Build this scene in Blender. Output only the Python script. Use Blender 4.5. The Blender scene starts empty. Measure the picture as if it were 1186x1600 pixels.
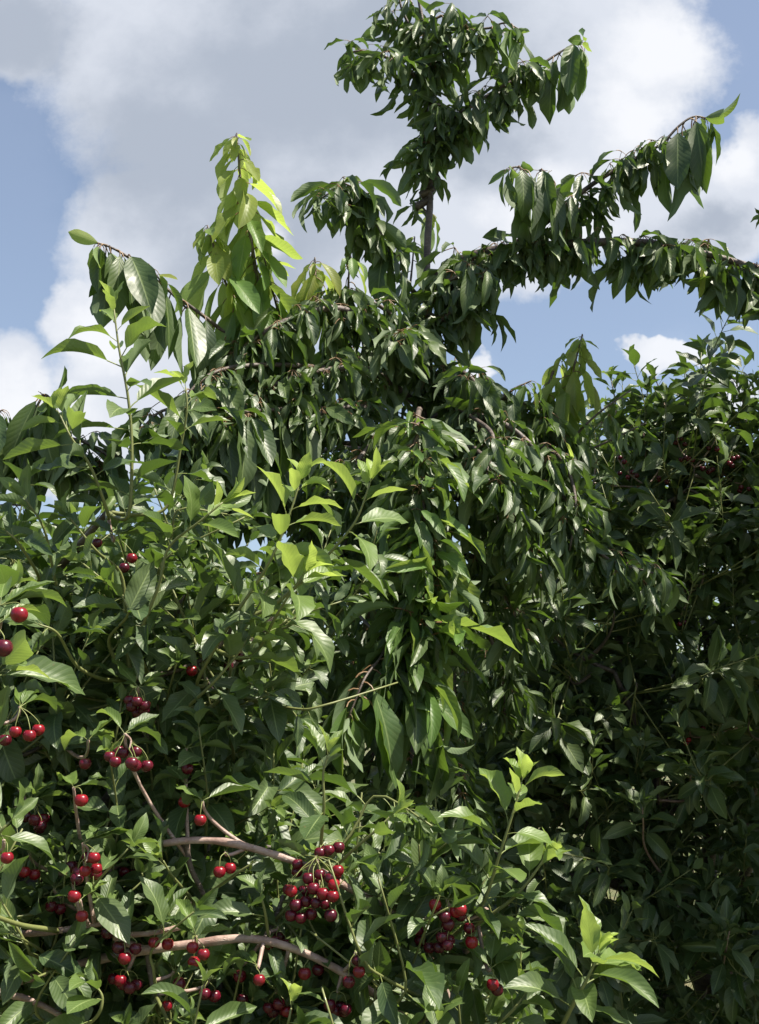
import bpy, math, random
import numpy as np
from mathutils import Vector

rng = np.random.default_rng(11)
random.seed(11)
scene = bpy.context.scene
COL = scene.collection
R = math.radians

# ------------------------------------------------------------------ camera
F, TH = 1800.0, R(10.7)                      # focal length in pixels of a 1186x1600 frame, upward tilt
CAM = np.array([0.0, 0.0, 1.6])
cd = bpy.data.cameras.new("camera")
cd.sensor_fit = 'VERTICAL'; cd.sensor_height = 24.0; cd.lens = 24.0 * F / 1600.0
cd.clip_start = 0.05; cd.clip_end = 3000
cam = bpy.data.objects.new("camera", cd); COL.objects.link(cam)
cam.location = CAM; cam.rotation_euler = (math.pi / 2 + TH, 0, 0)
scene.camera = cam

# ------------------------------------------------------------------ light and exposure
SUN_EL, SUN_AZ = R(60), R(112)               # azimuth measured from +Y towards +X: high on the right, a little behind the camera
S = Vector((math.sin(SUN_AZ) * math.cos(SUN_EL), math.cos(SUN_AZ) * math.cos(SUN_EL), math.sin(SUN_EL)))
ld = bpy.data.lights.new("sun", 'SUN'); ld.energy = 5.0; ld.angle = R(0.5); ld.color = (1.0, 0.93, 0.80)
sun = bpy.data.objects.new("sun", ld); COL.objects.link(sun)
sun.rotation_euler = S.to_track_quat('Z', 'Y').to_euler(); sun.location = (3, 3, 9)
scene.view_settings.view_transform = 'Standard'
scene.view_settings.look = 'None'
scene.view_settings.gamma = 1.0
scene.view_settings.exposure = 1.05
scene.render.engine = 'CYCLES'
cy = scene.cycles
cy.max_bounces = 8; cy.diffuse_bounces = 2; cy.glossy_bounces = 3; cy.transmission_bounces = 3
cy.use_denoising = True


def pix_dir(px, py):
    x, y = (px - 593.0) / F, (800.0 - py) / F
    return np.array([x, math.cos(TH) - y * math.sin(TH), math.sin(TH) + y * math.cos(TH)])


def at(px, py, Y):
    d = pix_dir(px, py)
    return CAM + d * (Y / d[1])


def proj(P):
    v = np.asarray(P) - CAM
    z = v[1] * math.cos(TH) + v[2] * math.sin(TH)
    y = -v[1] * math.sin(TH) + v[2] * math.cos(TH)
    z = max(z, 1e-3)
    return 593 + F * v[0] / z, 800 - F * y / z, v[1]


# ------------------------------------------------------------------ sky
class NT:
    def __init__(s, tree): s.t = tree; s.n = tree.nodes; s.l = tree.links
    def new(s, typ, **kw):
        n = s.n.new(typ)
        for k, v in kw.items(): setattr(n, k, v)
        return n
    def put(s, sock, v):
        if isinstance(v, bpy.types.NodeSocket): s.l.new(v, sock)
        else: sock.default_value = v
    def m(s, op, a, b=None, c=None, clamp=False):
        n = s.n.new('ShaderNodeMath'); n.operation = op; n.use_clamp = clamp
        s.put(n.inputs[0], a)
        if b is not None: s.put(n.inputs[1], b)
        if c is not None: s.put(n.inputs[2], c)
        return n.outputs[0]
    def sstep(s, x, a, b):
        n = s.n.new('ShaderNodeMapRange'); n.interpolation_type = 'SMOOTHSTEP'
        s.put(n.inputs[0], x); n.inputs[1].default_value = a; n.inputs[2].default_value = b
        n.inputs[3].default_value = 0; n.inputs[4].default_value = 1
        return n.outputs[0]
    def mix(s, f, a, b):
        n = s.n.new('ShaderNodeMix'); n.data_type = 'RGBA'
        s.put(n.inputs[0], f); s.put(n.inputs[6], a); s.put(n.inputs[7], b)
        return n.outputs[2]
    def noise(s, vec, scale, detail=4, rough=0.55, color=False, dist=0.0):
        n = s.n.new('ShaderNodeTexNoise'); s.put(n.inputs['Vector'], vec)
        n.inputs['Scale'].default_value = scale; n.inputs['Detail'].default_value = detail
        n.inputs['Roughness'].default_value = rough; n.inputs['Distortion'].default_value = dist
        return n.outputs[1 if color else 0]


def make_world():
    w = bpy.data.worlds.new("World"); scene.world = w; w.use_nodes = True
    t = NT(w.node_tree); t.n.clear()
    out = t.new('ShaderNodeOutputWorld')
    sky = t.new('ShaderNodeTexSky', sky_type='NISHITA', sun_disc=False)
    sky.sun_elevation = SUN_EL; sky.sun_rotation = SUN_AZ
    sky.air_density = 1.0; sky.dust_density = 1.6; sky.ozone_density = 0.8
    tc = t.new('ShaderNodeTexCoord')
    sep = t.new('ShaderNodeSeparateXYZ'); t.l.new(tc.outputs['Generated'], sep.inputs[0])
    yy = t.m('MAXIMUM', sep.outputs[1], 0.12)
    u = t.m('DIVIDE', sep.outputs[0], yy); v = t.m('DIVIDE', sep.outputs[2], yy)
    comb = t.new('ShaderNodeCombineXYZ'); t.put(comb.inputs[0], u); t.put(comb.inputs[1], v)
    uv = comb.outputs[0]
    w1 = t.noise(uv, 9.0, 5, 0.6, True)
    sw = t.new('ShaderNodeSeparateColor'); t.l.new(w1, sw.inputs[0])
    uw = t.m('MULTIPLY_ADD', t.m('SUBTRACT', sw.outputs[0], 0.5), 0.10, u)
    vw = t.m('MULTIPLY_ADD', t.m('SUBTRACT', sw.outputs[1], 0.5), 0.10, v)

    def blob(px, py, rx, ry):
        d = pix_dir(px, py); u0, v0 = d[0] / d[1], d[2] / d[1]
        k = 1.0 / F / d[1]
        a = t.m('DIVIDE', t.m('SUBTRACT', uw, u0), rx * k)
        b = t.m('DIVIDE', t.m('SUBTRACT', vw, v0), ry * k * 1.05)
        r = t.m('SQRT', t.m('ADD', t.m('MULTIPLY', a, a), t.m('MULTIPLY', b, b)))
        return t.m('SUBTRACT', 1.0, r)

    def field(lst):
        f = None
        for b in lst:
            x = blob(*b)
            f = x if f is None else t.m('SMOOTH_MAX', f, x, 0.15)
        return f
    clouds = field([(330, 90, 330, 260), (600, 60, 420, 330), (900, 70, 250, 260), (880, 260, 230, 190), (450, 330, 330, 260),
                    (250, 380, 200, 170), (700, 350, 330, 150), (1110, 320, 190, 110), (1230, 270, 120, 120), (30, 40, 110, 110),
                    (190, 560, 130, 170), (130, 500, 90, 75), (20, 640, 110, 130), (100, 690, 170, 120), (300, 560, 160, 150)])
    small = field([(1020, 552, 62, 36), (1085, 565, 50, 26), (735, 575, 36, 48), (1125, 622, 80, 44)])
    big = t.m('MULTIPLY_ADD', t.m('SUBTRACT', t.noise(uv, 5.0, 9, 0.58), 0.5), 0.6, clouds)
    sml = t.m('MULTIPLY_ADD', t.m('SUBTRACT', t.noise(uv, 16.0, 8, 0.55), 0.5), 0.9, small)
    fine = t.m('MULTIPLY', t.m('SUBTRACT', t.noise(uv, 38.0, 8, 0.65), 0.5), 0.24)
    mb = t.sstep(t.m('ADD', big, fine), 0.0, 0.38); ms = t.sstep(t.m('ADD', sml, fine), 0.03, 0.32)
    mask = t.m('MAXIMUM', t.m('MAXIMUM', mb, t.m('MULTIPLY', ms, 0.95)), 0.18)
    # clouds all round the rest of the sky
    dirn = t.noise(tc.outputs['Generated'], 2.6, 7, 0.55)
    back = t.sstep(dirn, 0.56, 0.72)
    front = t.sstep(sep.outputs[1], 0.15, 0.4)
    mm = t.new('ShaderNodeMix'); t.put(mm.inputs[0], front); t.put(mm.inputs[2], back); t.put(mm.inputs[3], mask)
    mask = mm.outputs[0]
    mask = t.m('MULTIPLY', mask, t.sstep(sep.outputs[2], -0.02, 0.05))
    # grey undersides of the big cloud, bright rims of the cumulus
    grey = field([(20, 60, 170, 130), (480, 120, 470, 240), (280, 230, 260, 200), (640, 60, 300, 210), (760, 210, 130, 120), (1120, 345, 140, 60), (430, 370, 260, 160)])
    grey = t.m('MULTIPLY_ADD', t.m('SUBTRACT', t.noise(uv, 7.0, 8, 0.6), 0.5), 1.1, grey)
    g = t.sstep(grey, 0.0, 0.75)
    white = t.new('ShaderNodeRGB'); white.outputs[0].default_value = (0.68, 0.72, 0.80, 1)
    c = t.mix(g, white.outputs[0], (0.42, 0.47, 0.56, 1))
    bright = field([(1030, 60, 130, 120), (1010, 180, 120, 100), (870, 330, 150, 100), (60, 640, 170, 100), (150, 510, 120, 90), (1170, 250, 80, 60), (1030, 550, 90, 60), (740, 580, 50, 60), (1120, 620, 90, 60), (420, 370, 60, 40)])
    bright = t.m('MULTIPLY_ADD', t.m('SUBTRACT', t.noise(uv, 12.0, 8, 0.62), 0.5), 1.2, bright)
    c = t.mix(t.m('MULTIPLY', t.sstep(bright, 0.05, 0.8), 0.75), c, (0.93, 0.94, 0.97, 1))
    bg1 = t.new('ShaderNodeBackground'); t.l.new(sky.outputs[0], bg1.inputs[0]); bg1.inputs[1].default_value = 0.080
    bg2 = t.new('ShaderNodeBackground'); t.put(bg2.inputs[0], c); bg2.inputs[1].default_value = 0.525
    mx = t.new('ShaderNodeMixShader'); t.put(mx.inputs[0], mask)
    t.l.new(bg1.outputs[0], mx.inputs[1]); t.l.new(bg2.outputs[0], mx.inputs[2])
    t.l.new(mx.outputs[0], out.inputs[0])


make_world()


# ------------------------------------------------------------------ materials
def new_mat(name):
    m = bpy.data.materials.new(name); m.use_nodes = True
    t = NT(m.node_tree); t.n.clear()
    out = t.new('ShaderNodeOutputMaterial')
    return m, t, out


def leaf_material(name, dark, mid, fresh, yellow, back_mul, rough, trans):
    m, t, out = new_mat(name)
    tint = t.new('ShaderNodeAttribute', attribute_name='tint').outputs['Fac']
    young = t.new('ShaderNodeAttribute', attribute_name='young').outputs['Fac']
    uvn = t.new('ShaderNodeUVMap'); uvn.uv_map = 'UVMap'
    sep = t.new('ShaderNodeSeparateXYZ'); t.l.new(uvn.outputs[0], sep.inputs[0])
    u = sep.outputs[0]
    av = t.m('MULTIPLY', t.m('ABSOLUTE', t.m('SUBTRACT', sep.outputs[1], 0.5)), 2.0)
    rib = t.m('SUBTRACT', 1.0, t.sstep(av, 0.015, 0.09))
    ph = t.m('FRACT', t.m('SUBTRACT', t.m('MULTIPLY', u, 11.0), t.m('MULTIPLY', t.m('POWER', av, 0.8), 2.6)))
    tri = t.m('ABSOLUTE', t.m('SUBTRACT', ph, 0.5))               # 0.5 at a vein, 0 between veins
    vein = t.sstep(tri, 0.40, 0.49)
    vein = t.m('MULTIPLY', vein, t.m('SUBTRACT', 1.0, t.sstep(av, 0.75, 1.0)))
    base = t.mix(tint, dark, mid)
    base = t.mix(t.sstep(young, 0.05, 0.6), base, fresh)
    base = t.mix(t.sstep(young, 0.6, 1.0), base, yellow)
    obj = t.new('ShaderNodeTexCoord').outputs['Object']
    blot = t.noise(obj, 60.0, 4, 0.6)
    base = t.mix(t.m('MULTIPLY', t.sstep(blot, 0.45, 0.75), 0.30), base, mid)
    veincol = t.mix(0.45, base, (0.32, 0.40, 0.16, 1))
    col = t.mix(t.m('MAXIMUM', rib, t.m('MULTIPLY', vein, 0.35)), base, veincol)
    spot = t.m('MULTIPLY', t.sstep(t.noise(obj, 110.0, 3, 0.6), 0.70, 0.76), t.sstep(t.noise(obj, 9.0, 2, 0.5), 0.50, 0.60))
    col = t.mix(t.m('MULTIPLY', spot, 0.8), col, (0.13, 0.075, 0.03, 1))      # brown leaf spots
    geo = t.new('ShaderNodeNewGeometry')
    bk = t.mix(0.55, col, (0.22, 0.29, 0.17, 1))
    colf = t.mix(t.m('MULTIPLY', geo.outputs['Backfacing'], back_mul), col, bk)
    h = t.m('ADD', t.m('MULTIPLY', tri, -1.3), t.m('MULTIPLY', rib, -0.9))
    h = t.m('MULTIPLY_ADD', t.noise(obj, 140.0, 3, 0.6), 0.5, h)
    bump = t.new('ShaderNodeBump'); bump.inputs['Strength'].default_value = 0.22; bump.inputs['Distance'].default_value = 0.0016
    t.put(bump.inputs['Height'], h)
    p = t.new('ShaderNodeBsdfPrincipled')
    t.put(p.inputs['Base Color'], colf)
    rg = t.m('MULTIPLY_ADD', t.noise(obj, 25.0, 5, 0.65), 0.45, rough - 0.24)
    rg = t.m('MULTIPLY_ADD', geo.outputs['Backfacing'], 0.22, rg)
    t.put(p.inputs['Roughness'], rg)
    p.inputs['Specular IOR Level'].default_value = 0.5
    t.l.new(bump.outputs[0], p.inputs['Normal'])
    tr = t.new('ShaderNodeBsdfTranslucent')
    tcol = t.mix(t.sstep(young, 0.05, 0.8), (0.17, 0.31, 0.03, 1), (0.50, 0.64, 0.12, 1))
    tcol = t.mix(t.m('MULTIPLY', vein, 0.3), tcol, (0.08, 0.2, 0.02, 1))
    t.put(tr.inputs[0], tcol); t.l.new(bump.outputs[0], tr.inputs['Normal'])
    mx = t.new('ShaderNodeMixShader')
    t.put(mx.inputs[0], t.m('MULTIPLY_ADD', young, 0.34, trans))
    t.l.new(p.outputs[0], mx.inputs[1]); t.l.new(tr.outputs[0], mx.inputs[2])
    t.l.new(mx.outputs[0], out.inputs[0])
    return m


def simple_mat(name, col, rough=0.5, spec=0.5):
    m, t, out = new_mat(name)
    p = t.new('ShaderNodeBsdfPrincipled')
    obj = t.new('ShaderNodeTexCoord').outputs['Object']
    n = t.noise(obj, 40.0, 4, 0.6)
    c2 = tuple(0.6 * x for x in col[:3]) + (1,)
    t.put(p.inputs['Base Color'], t.mix(n, col, c2))
    p.inputs['Roughness'].default_value = rough; p.inputs['Specular IOR Level'].default_value = spec
    t.l.new(p.outputs[0], out.inputs[0])
    return m


def bark_material(name, c1, c2, c3):
    m, t, out = new_mat(name)
    obj = t.new('ShaderNodeTexCoord').outputs['Object']
    a = t.noise(obj, 30.0, 6, 0.65); b = t.noise(obj, 150.0, 4, 0.6)
    mp = t.new('ShaderNodeMapping'); t.l.new(obj, mp.inputs[0]); mp.inputs['Scale'].default_value = (1, 1, 5)
    l = t.sstep(t.noise(mp.outputs[0], 70.0, 2, 0.5), 0.60, 0.68)     # lenticels
    col = t.mix(t.sstep(a, 0.35, 0.65), c1, c2)
    col = t.mix(t.m('MULTIPLY', l, 0.7), col, c3)
    p = t.new('ShaderNodeBsdfPrincipled'); t.put(p.inputs['Base Color'], col)
    p.inputs['Roughness'].default_value = 0.55
    bump = t.new('ShaderNodeBump'); bump.inputs['Strength'].default_value = 0.6; bump.inputs['Distance'].default_value = 0.002
    t.put(bump.inputs['Height'], t.m('ADD', t.m('MULTIPLY', a, 1.2), t.m('ADD', b, l)))
    t.l.new(bump.outputs[0], p.inputs['Normal'])
    t.l.new(p.outputs[0], out.inputs[0])
    return m


def cherry_material(name, c1, c2):
    m, t, out = new_mat(name)
    obj = t.new('ShaderNodeTexCoord').outputs['Object']
    oi = t.new('ShaderNodeObjectInfo')
    n = t.sstep(t.noise(obj, 85.0, 5, 0.65, dist=0.6), 0.3, 0.7)
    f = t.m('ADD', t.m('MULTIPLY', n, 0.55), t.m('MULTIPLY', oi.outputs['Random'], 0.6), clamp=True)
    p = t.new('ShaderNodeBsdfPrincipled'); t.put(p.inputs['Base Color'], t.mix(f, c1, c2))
    p.inputs['Roughness'].default_value = 0.27
    p.inputs['Subsurface Weight'].default_value = 0.15
    p.inputs['Subsurface Radius'].default_value = (0.006, 0.001, 0.001); p.inputs['Subsurface Scale'].default_value = 0.6
    bump = t.new('ShaderNodeBump'); bump.inputs['Strength'].default_value = 0.08; bump.inputs['Distance'].default_value = 0.001
    t.put(bump.inputs['Height'], t.noise(obj, 400.0, 2, 0.5)); t.l.new(bump.outputs[0], p.inputs['Normal'])
    t.l.new(p.outputs[0], out.inputs[0])
    return m


M_SWEET = leaf_material("sweet_cherry_leaf", (0.028, 0.054, 0.020, 1), (0.070, 0.106, 0.032, 1), (0.10, 0.19, 0.04, 1), (0.27, 0.29, 0.06, 1), 0.8, 0.47, 0.20)
M_SOUR = leaf_material("sour_cherry_leaf", (0.033, 0.063, 0.022, 1), (0.077, 0.113, 0.038, 1), (0.125, 0.195, 0.040, 1), (0.26, 0.36, 0.05, 1), 0.8, 0.47, 0.14)
M_PET = simple_mat("petiole", (0.20, 0.24, 0.07, 1), 0.5)
M_PETR = simple_mat("reddish_petiole", (0.22, 0.13, 0.06, 1), 0.5)
M_STEM = simple_mat("green_stem", (0.20, 0.22, 0.075, 1), 0.5)
M_BARK = bark_material("cherry_bark", (0.055, 0.042, 0.036, 1), (0.13, 0.10, 0.085, 1), (0.24, 0.20, 0.17, 1))
M_TWIG = bark_material("twig_bark", (0.23, 0.145, 0.12, 1), (0.40, 0.29, 0.245, 1), (0.50, 0.42, 0.37, 1))
M_WOOD = simple_mat("cut_wood", (0.50, 0.36, 0.20, 1), 0.7)
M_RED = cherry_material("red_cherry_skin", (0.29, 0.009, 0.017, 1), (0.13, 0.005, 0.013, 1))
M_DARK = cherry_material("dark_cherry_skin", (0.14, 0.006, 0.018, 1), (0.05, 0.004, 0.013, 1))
M_FST = simple_mat("fruit_stalk", (0.24, 0.27, 0.08, 1), 0.5)

# ------------------------------------------------------------------ leaf shapes
PROF_T = np.array([0, .05, .12, .22, .35, .48, .60, .72, .82, .90, .96, 1.0])
PROF_SWEET = np.array([.05, .28, .52, .76, .95, 1.0, .97, .84, .60, .32, .12, .012])
PROF_SOUR = np.array([.05, .34, .60, .84, .98, 1.0, .93, .76, .52, .27, .10, .012])


def leaf_template(prof, rows, cols, W, fold, curl, curlp, wave, twist, lp, thp, r_pet=0.011, wn=2.5):
    """blade along +X from the petiole end, upper side +Z; unit blade length"""
    ts = np.linspace(0, 1, rows) ** 1.0
    w = np.interp(ts, PROF_T, prof) * W
    th = -curl * ts ** curlp
    V, UV, Q, MI = [], [], [], []
    # petiole
    npet = 4
    pth = np.linspace(thp, 0, npet)
    pp = [np.zeros(2)]
    for k in range(1, npet):
        a = 0.5 * (pth[k] + pth[k - 1]); pp.append(pp[-1] + lp / (npet - 1) * np.array([math.cos(a), math.sin(a)]))
    for k in range(npet):
        n = np.array([-math.sin(pth[k]), math.cos(pth[k])])
        for j in range(3):
            a = 2 * math.pi * j / 3
            V.append((pp[k][0] + n[0] * r_pet * math.cos(a), r_pet * math.sin(a), pp[k][1] + n[1] * r_pet * math.cos(a)))
            UV.append((0.0, 0.5))
    for k in range(npet - 1):
        for j in range(3):
            a, b = k * 3 + j, k * 3 + (j + 1) % 3
            Q.append((a, b, b + 3, a + 3)); MI.append(1)
    o = len(V)
    P = pp[-1].copy(); ph0 = rng.uniform(0, 6.28); ph1 = rng.uniform(0, 6.28)
    vs = np.linspace(-1, 1, cols)
    for i in range(rows):
        if i:
            a = 0.5 * (th[i] + th[i - 1]); P = P + (ts[i] - ts[i - 1]) * np.array([math.cos(a), math.sin(a)])
        nx, nz = -math.sin(th[i]), math.cos(th[i])
        fo = fold * (0.55 + 0.45 * math.sin(math.pi * min(1, ts[i] * 1.1)))
        tw = twist * ts[i]
        for v in vs:
            y = v * w[i] * math.cos(fo); h = abs(v) ** 1.25 * w[i] * math.sin(fo)
            h += wave * w[i] * v * v * math.sin(2 * math.pi * wn * ts[i] + (ph0 if v > 0 else ph1))
            y2, h2 = y * math.cos(tw) - h * math.sin(tw), y * math.sin(tw) + h * math.cos(tw)
            V.append((P[0] + nx * h2, y2, P[1] + nz * h2)); UV.append((ts[i], 0.5 + 0.5 * v))
    for i in range(rows - 1):
        for j in range(cols - 1):
            a = o + i * cols + j
            Q.append((a, a + cols, a + cols + 1, a + 1)); MI.append(0)
    return (np.array(V), np.array(Q, dtype=np.int32), np.array(MI, dtype=np.int32), np.array(UV))


def U(a, b): return rng.uniform(a, b)


def template_set(kind, rows, cols, n):
    out = []
    for _ in range(n):
        if kind == 'sweet':
            out.append(leaf_template(PROF_SWEET, rows, cols, U(.13, .185), U(.3, 1.2), U(.2, 1.7), U(.7, 1.3), U(.08, .38), U(-1.2, 1.2), U(.16, .28), U(.2, .8)))
        elif kind == 'broad':
            out.append(leaf_template(PROF_SWEET, rows, cols, U(.165, .22), U(.2, .8), U(-.1, .9), U(.9, 1.6), U(.0, .22), U(-.5, .5), U(.16, .28), U(.8, 1.5)))
        elif kind == 'sour':
            out.append(leaf_template(PROF_SOUR, rows, cols, U(.185, .255), U(.2, .95), U(.1, 1.3), U(.8, 1.7), U(.05, .28), U(-.7, .7), U(.12, .24), U(-.1, .5)))
    return out


T_SWEET = template_set('sweet', 9, 5, 40)
T_BROAD = template_set('broad', 10, 5, 30)
T_SOUR = template_set('sour', 11, 5, 40)
T_SOURF = template_set('sour', 7, 3, 18)
T_SWEETF = template_set('sweet', 7, 3, 14)

# places the foreground leaves leave open: (px, py, radius px, depth)
OPEN = []


def unit(v):
    v = np.asarray(v, float); return v / (np.linalg.norm(v) + 1e-9)


class Leaves:
    def __init__(s): s.items = []
    def add(s, tset, pos, d, nrm, L, tint, young, check=True):
        d = unit(d); z = nrm - d * np.dot(nrm, d)
        if np.linalg.norm(z) < 1e-3: z = np.cross(d, (0.3, 0.8, 0.5))
        z = unit(z); y = np.cross(z, d)
        if check and OPEN:
            for f in (0.35, 0.75, 1.1):
                px, py, dep = proj(pos + d * L * f)
                if np.any((dep < OPA[:, 3] + 0.01) & ((px - OPA[:, 0]) ** 2 + (py - OPA[:, 1]) ** 2 < (OPA[:, 2] + OPK * L * F / max(dep, .3)) ** 2)): return False
        s.items.append((tset, int(rng.integers(len(tset))), pos, np.array([d, y, z]) * L, tint, young))
        return True

    def build(s, name, mats, parent=None, origin=(0, 0, 0)):
        groups = {}
        for it in s.items: groups.setdefault((id(it[0]), it[1]), []).append(it)
        Vs, Qs, Ms, Us, Ti, Yo = [], [], [], [], [], []; off = 0
        for key, its in groups.items():
            tv, tq, tm, tu = its[0][0][key[1]]
            mt = np.array([i[3] for i in its]); ps = np.array([i[2] for i in its])
            v = np.einsum('vk,nkj->nvj', tv, mt) + ps[:, None, :]
            n, k = len(its), len(tv)
            Vs.append(v.reshape(-1, 3))
            Qs.append((tq[None] + (off + np.arange(n) * k)[:, None, None]).reshape(-1, 4))
            Ms.append(np.tile(tm, n)); Us.append(np.tile(tu, (n, 1)))
            Ti.append(np.repeat([i[4] for i in its], k)); Yo.append(np.repeat([i[5] for i in its], k))
            off += n * k
        return quad_mesh(name, np.concatenate(Vs) - np.asarray(origin), np.concatenate(Qs), mats, parent, np.concatenate(Ms),
                         np.concatenate(Us), {'tint': np.concatenate(Ti), 'young': np.concatenate(Yo)})


def quad_mesh(name, V, Q, mats, parent=None, mi=None, uv=None, attrs=None):
    me = bpy.data.meshes.new(name)
    V = np.ascontiguousarray(V, dtype=np.float32); Q = np.ascontiguousarray(Q, dtype=np.int32)
    me.vertices.add(len(V)); me.vertices.foreach_set('co', V.ravel())
    me.loops.add(Q.size); me.loops.foreach_set('vertex_index', Q.ravel())
    me.polygons.add(len(Q)); me.polygons.foreach_set('loop_start', np.arange(0, Q.size, 4, dtype=np.int32))
    me.polygons.foreach_set('use_smooth', np.ones(len(Q), dtype=bool))
    for m in mats: me.materials.append(m)
    if mi is not None: me.polygons.foreach_set('material_index', mi.astype(np.int32))
    me.update(calc_edges=True)
    if uv is not None:
        l = me.uv_layers.new(name='UVMap'); l.data.foreach_set('uv', uv[Q.ravel()].astype(np.float32).ravel())
    for k, a in (attrs or {}).items():
        at_ = me.attributes.new(k, 'FLOAT', 'POINT'); at_.data.foreach_set('value', a.astype(np.float32))
    o = bpy.data.objects.new(name, me); COL.objects.link(o)
    if parent: o.parent = parent
    return o


# ------------------------------------------------------------------ wood
def smooth(pts, n):
    p = np.asarray(pts, float)
    if len(p) == 2: p = np.array([p[0], (p[0] + p[1]) / 2, p[1]])
    q = np.vstack([2 * p[0] - p[1], p, 2 * p[-1] - p[-2]])
    out = []
    seg = len(p) - 1
    for x in np.linspace(0, seg - 1e-6, n):
        i = int(x); t = x - i
        a, b, c, d = q[i], q[i + 1], q[i + 2], q[i + 3]
        out.append(0.5 * (2 * b + (c - a) * t + (2 * a - 5 * b + 4 * c - d) * t * t + (3 * b - a - 3 * c + d) * t ** 3))
    return np.array(out)


class Wood:
    def __init__(s): s.V = []; s.Q = []; s.M = []; s.n = 0
    def tube(s, pts, r0, r1, seg=7, mat=0, knobs=0.0, end_mat=None):
        pts = np.asarray(pts); k = len(pts)
        tan = np.gradient(pts, axis=0); tan /= np.linalg.norm(tan, axis=1)[:, None] + 1e-9
        a = np.cross(tan[0], (0.31, 0.2, 0.93));
        if np.linalg.norm(a) < 0.1: a = np.cross(tan[0], (1, 0, 0))
        a = unit(a); V = []
        for i in range(k):
            a = unit(a - tan[i] * np.dot(a, tan[i])); b = np.cross(tan[i], a)
            f = i / (k - 1); r = r0 + (r1 - r0) * f
            if knobs and rng.random() < 0.3: r *= 1 + knobs * rng.random()
            for j in range(seg):
                g = 2 * math.pi * j / seg
                V.append(pts[i] + r * (math.cos(g) * a + math.sin(g) * b))
        o = s.n
        for i in range(k - 1):
            for j in range(seg):
                p, q = o + i * seg + j, o + i * seg + (j + 1) % seg
                s.Q.append((p, q, q + seg, p + seg)); s.M.append(mat)
        s.V += V; s.n += len(V)
        for (e, c0, sgn) in ((0, pts[0], -1), (k - 1, pts[-1], 1)):     # caps, as a tiny inner ring
            base = o + e * seg; cc = c0 + tan[e] * sgn * (r0 if e == 0 else r1) * 0.12
            s.V += [cc + (s.V[base + j] - cc) * 0.05 for j in range(seg)]
            for j in range(seg):
                q = (base + j, base + (j + 1) % seg, s.n + (j + 1) % seg, s.n + j)
                s.Q.append(q if sgn > 0 else q[::-1]); s.M.append(end_mat if end_mat is not None and e == 0 else mat)
            s.n += seg
    def build(s, name, mats, parent=None, origin=(0, 0, 0)):
        return quad_mesh(name, np.array(s.V) - np.asarray(origin), np.array(s.Q), mats, parent, np.array(s.M))


def frame_at(pts, f):
    x = f * (len(pts) - 1); i = min(int(x), len(pts) - 2); t = x - i
    return pts[i] * (1 - t) + pts[i + 1] * t, unit(pts[min(i + 1, len(pts) - 1)] - pts[i])


def perp(tan, ang):
    a = np.cross(tan, (0, 0, 1.0))
    if np.linalg.norm(a) < 0.15: a = np.cross(tan, (0, 1.0, 0))
    a = unit(a); b = np.cross(tan, a)
    return math.cos(ang) * a + math.sin(ang) * b


def plen(pts): return float(np.sum(np.linalg.norm(np.diff(pts, axis=0), axis=1)))


DOWN = np.array([0, 0, -1.0])


def sour_shoot(lv, pts, s0, gap, L, young=0.5, tset=None, check=False, rmin=0.4, droop=0.12):
    """leaves spiralling up a sour cherry shoot, upright at the tip, spreading lower down"""
    tset = tset or T_SOUR
    n = max(4, int(plen(pts) * (1 - s0) / gap)); ang = U(0, 6.28)
    for i in range(n):
        f = s0 + (1 - s0) * (i + U(0, .5)) / n; f = min(f, 1.0)
        p, tan = frame_at(pts, f); ang += 2.4 + U(-.3, .3)
        out = perp(tan, ang)
        k = (f - s0) / (1 - s0)
        E = R(18 + 42 * k ** 2 + U(-14, 14))
        d = out * math.cos(E) + tan * math.sin(E) + DOWN * droop * U(0, 2.2)
        size = L * U(.75, 1.1) * (1.0 - (1 - rmin) * max(0, (k - .62) / .38) ** 1.5) * (0.8 + 0.2 * min(1, k * 4))
        lv.add(tset, p + out * 0.002, d, tan + 0.3 * rng.normal(size=3) + np.array([0, 0, .45]), size, U(0, 1), max(0, young * (k ** 1.2) + U(-.08, .08)), check)
    p, tan = frame_at(pts, 1.0)
    for i in range(3):
        d = tan + 0.38 * perp(tan, ang + 2.1 * i)
        lv.add(tset, p, d, -perp(tan, ang + 2.1 * i), L * U(.35, .55), U(.4, 1), min(1, young * 1.25 + U(-.1, .1)), check)


def sweet_shoot(lv, pts, s0, gap, L, young=0.4, tip=1.0, check=False, spread=0.35, tset=None):
    """alternate long leaves hanging from a sweet cherry shoot, small bronze-yellow ones at its tip"""
    tset = tset or T_BROAD
    n = max(4, int(plen(pts) * (1 - s0) / gap)); ang = U(0, 6.28)
    for i in range(n):
        f = min(1.0, s0 + (1 - s0) * (i + U(0, .6)) / n)
        p, tan = frame_at(pts, f); ang += 2.4 + U(-.35, .35)
        out = perp(tan, ang); out = unit(out + np.array([0, 0, .15]))
        k = (f - s0) / (1 - s0)
        d = DOWN + out * spread * U(.4, 1.5) + 0.13 * rng.normal(size=3)
        size = L * U(.8, 1.12) * (1 - .55 * max(0, (k - .72) / .28))
        lv.add(tset, p, d, out + .25 * rng.normal(size=3), size, U(0, 1), max(0, young * k ** .8 + U(-.1, .1)), check)
    p, tan = frame_at(pts, 1.0)
    for i in range(7):
        out = perp(tan, ang + .9 * i + U(-.3, .3))
        p = pts[-1] - tan * (.006 * i)
        d = out * .55 + tan * U(-.2, .25) + DOWN * U(.3, 1.1)
        lv.add(tset, p, d, tan, L * U(.28, .62), U(.4, 1), tip * U(.6, 1.0), check)


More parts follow.
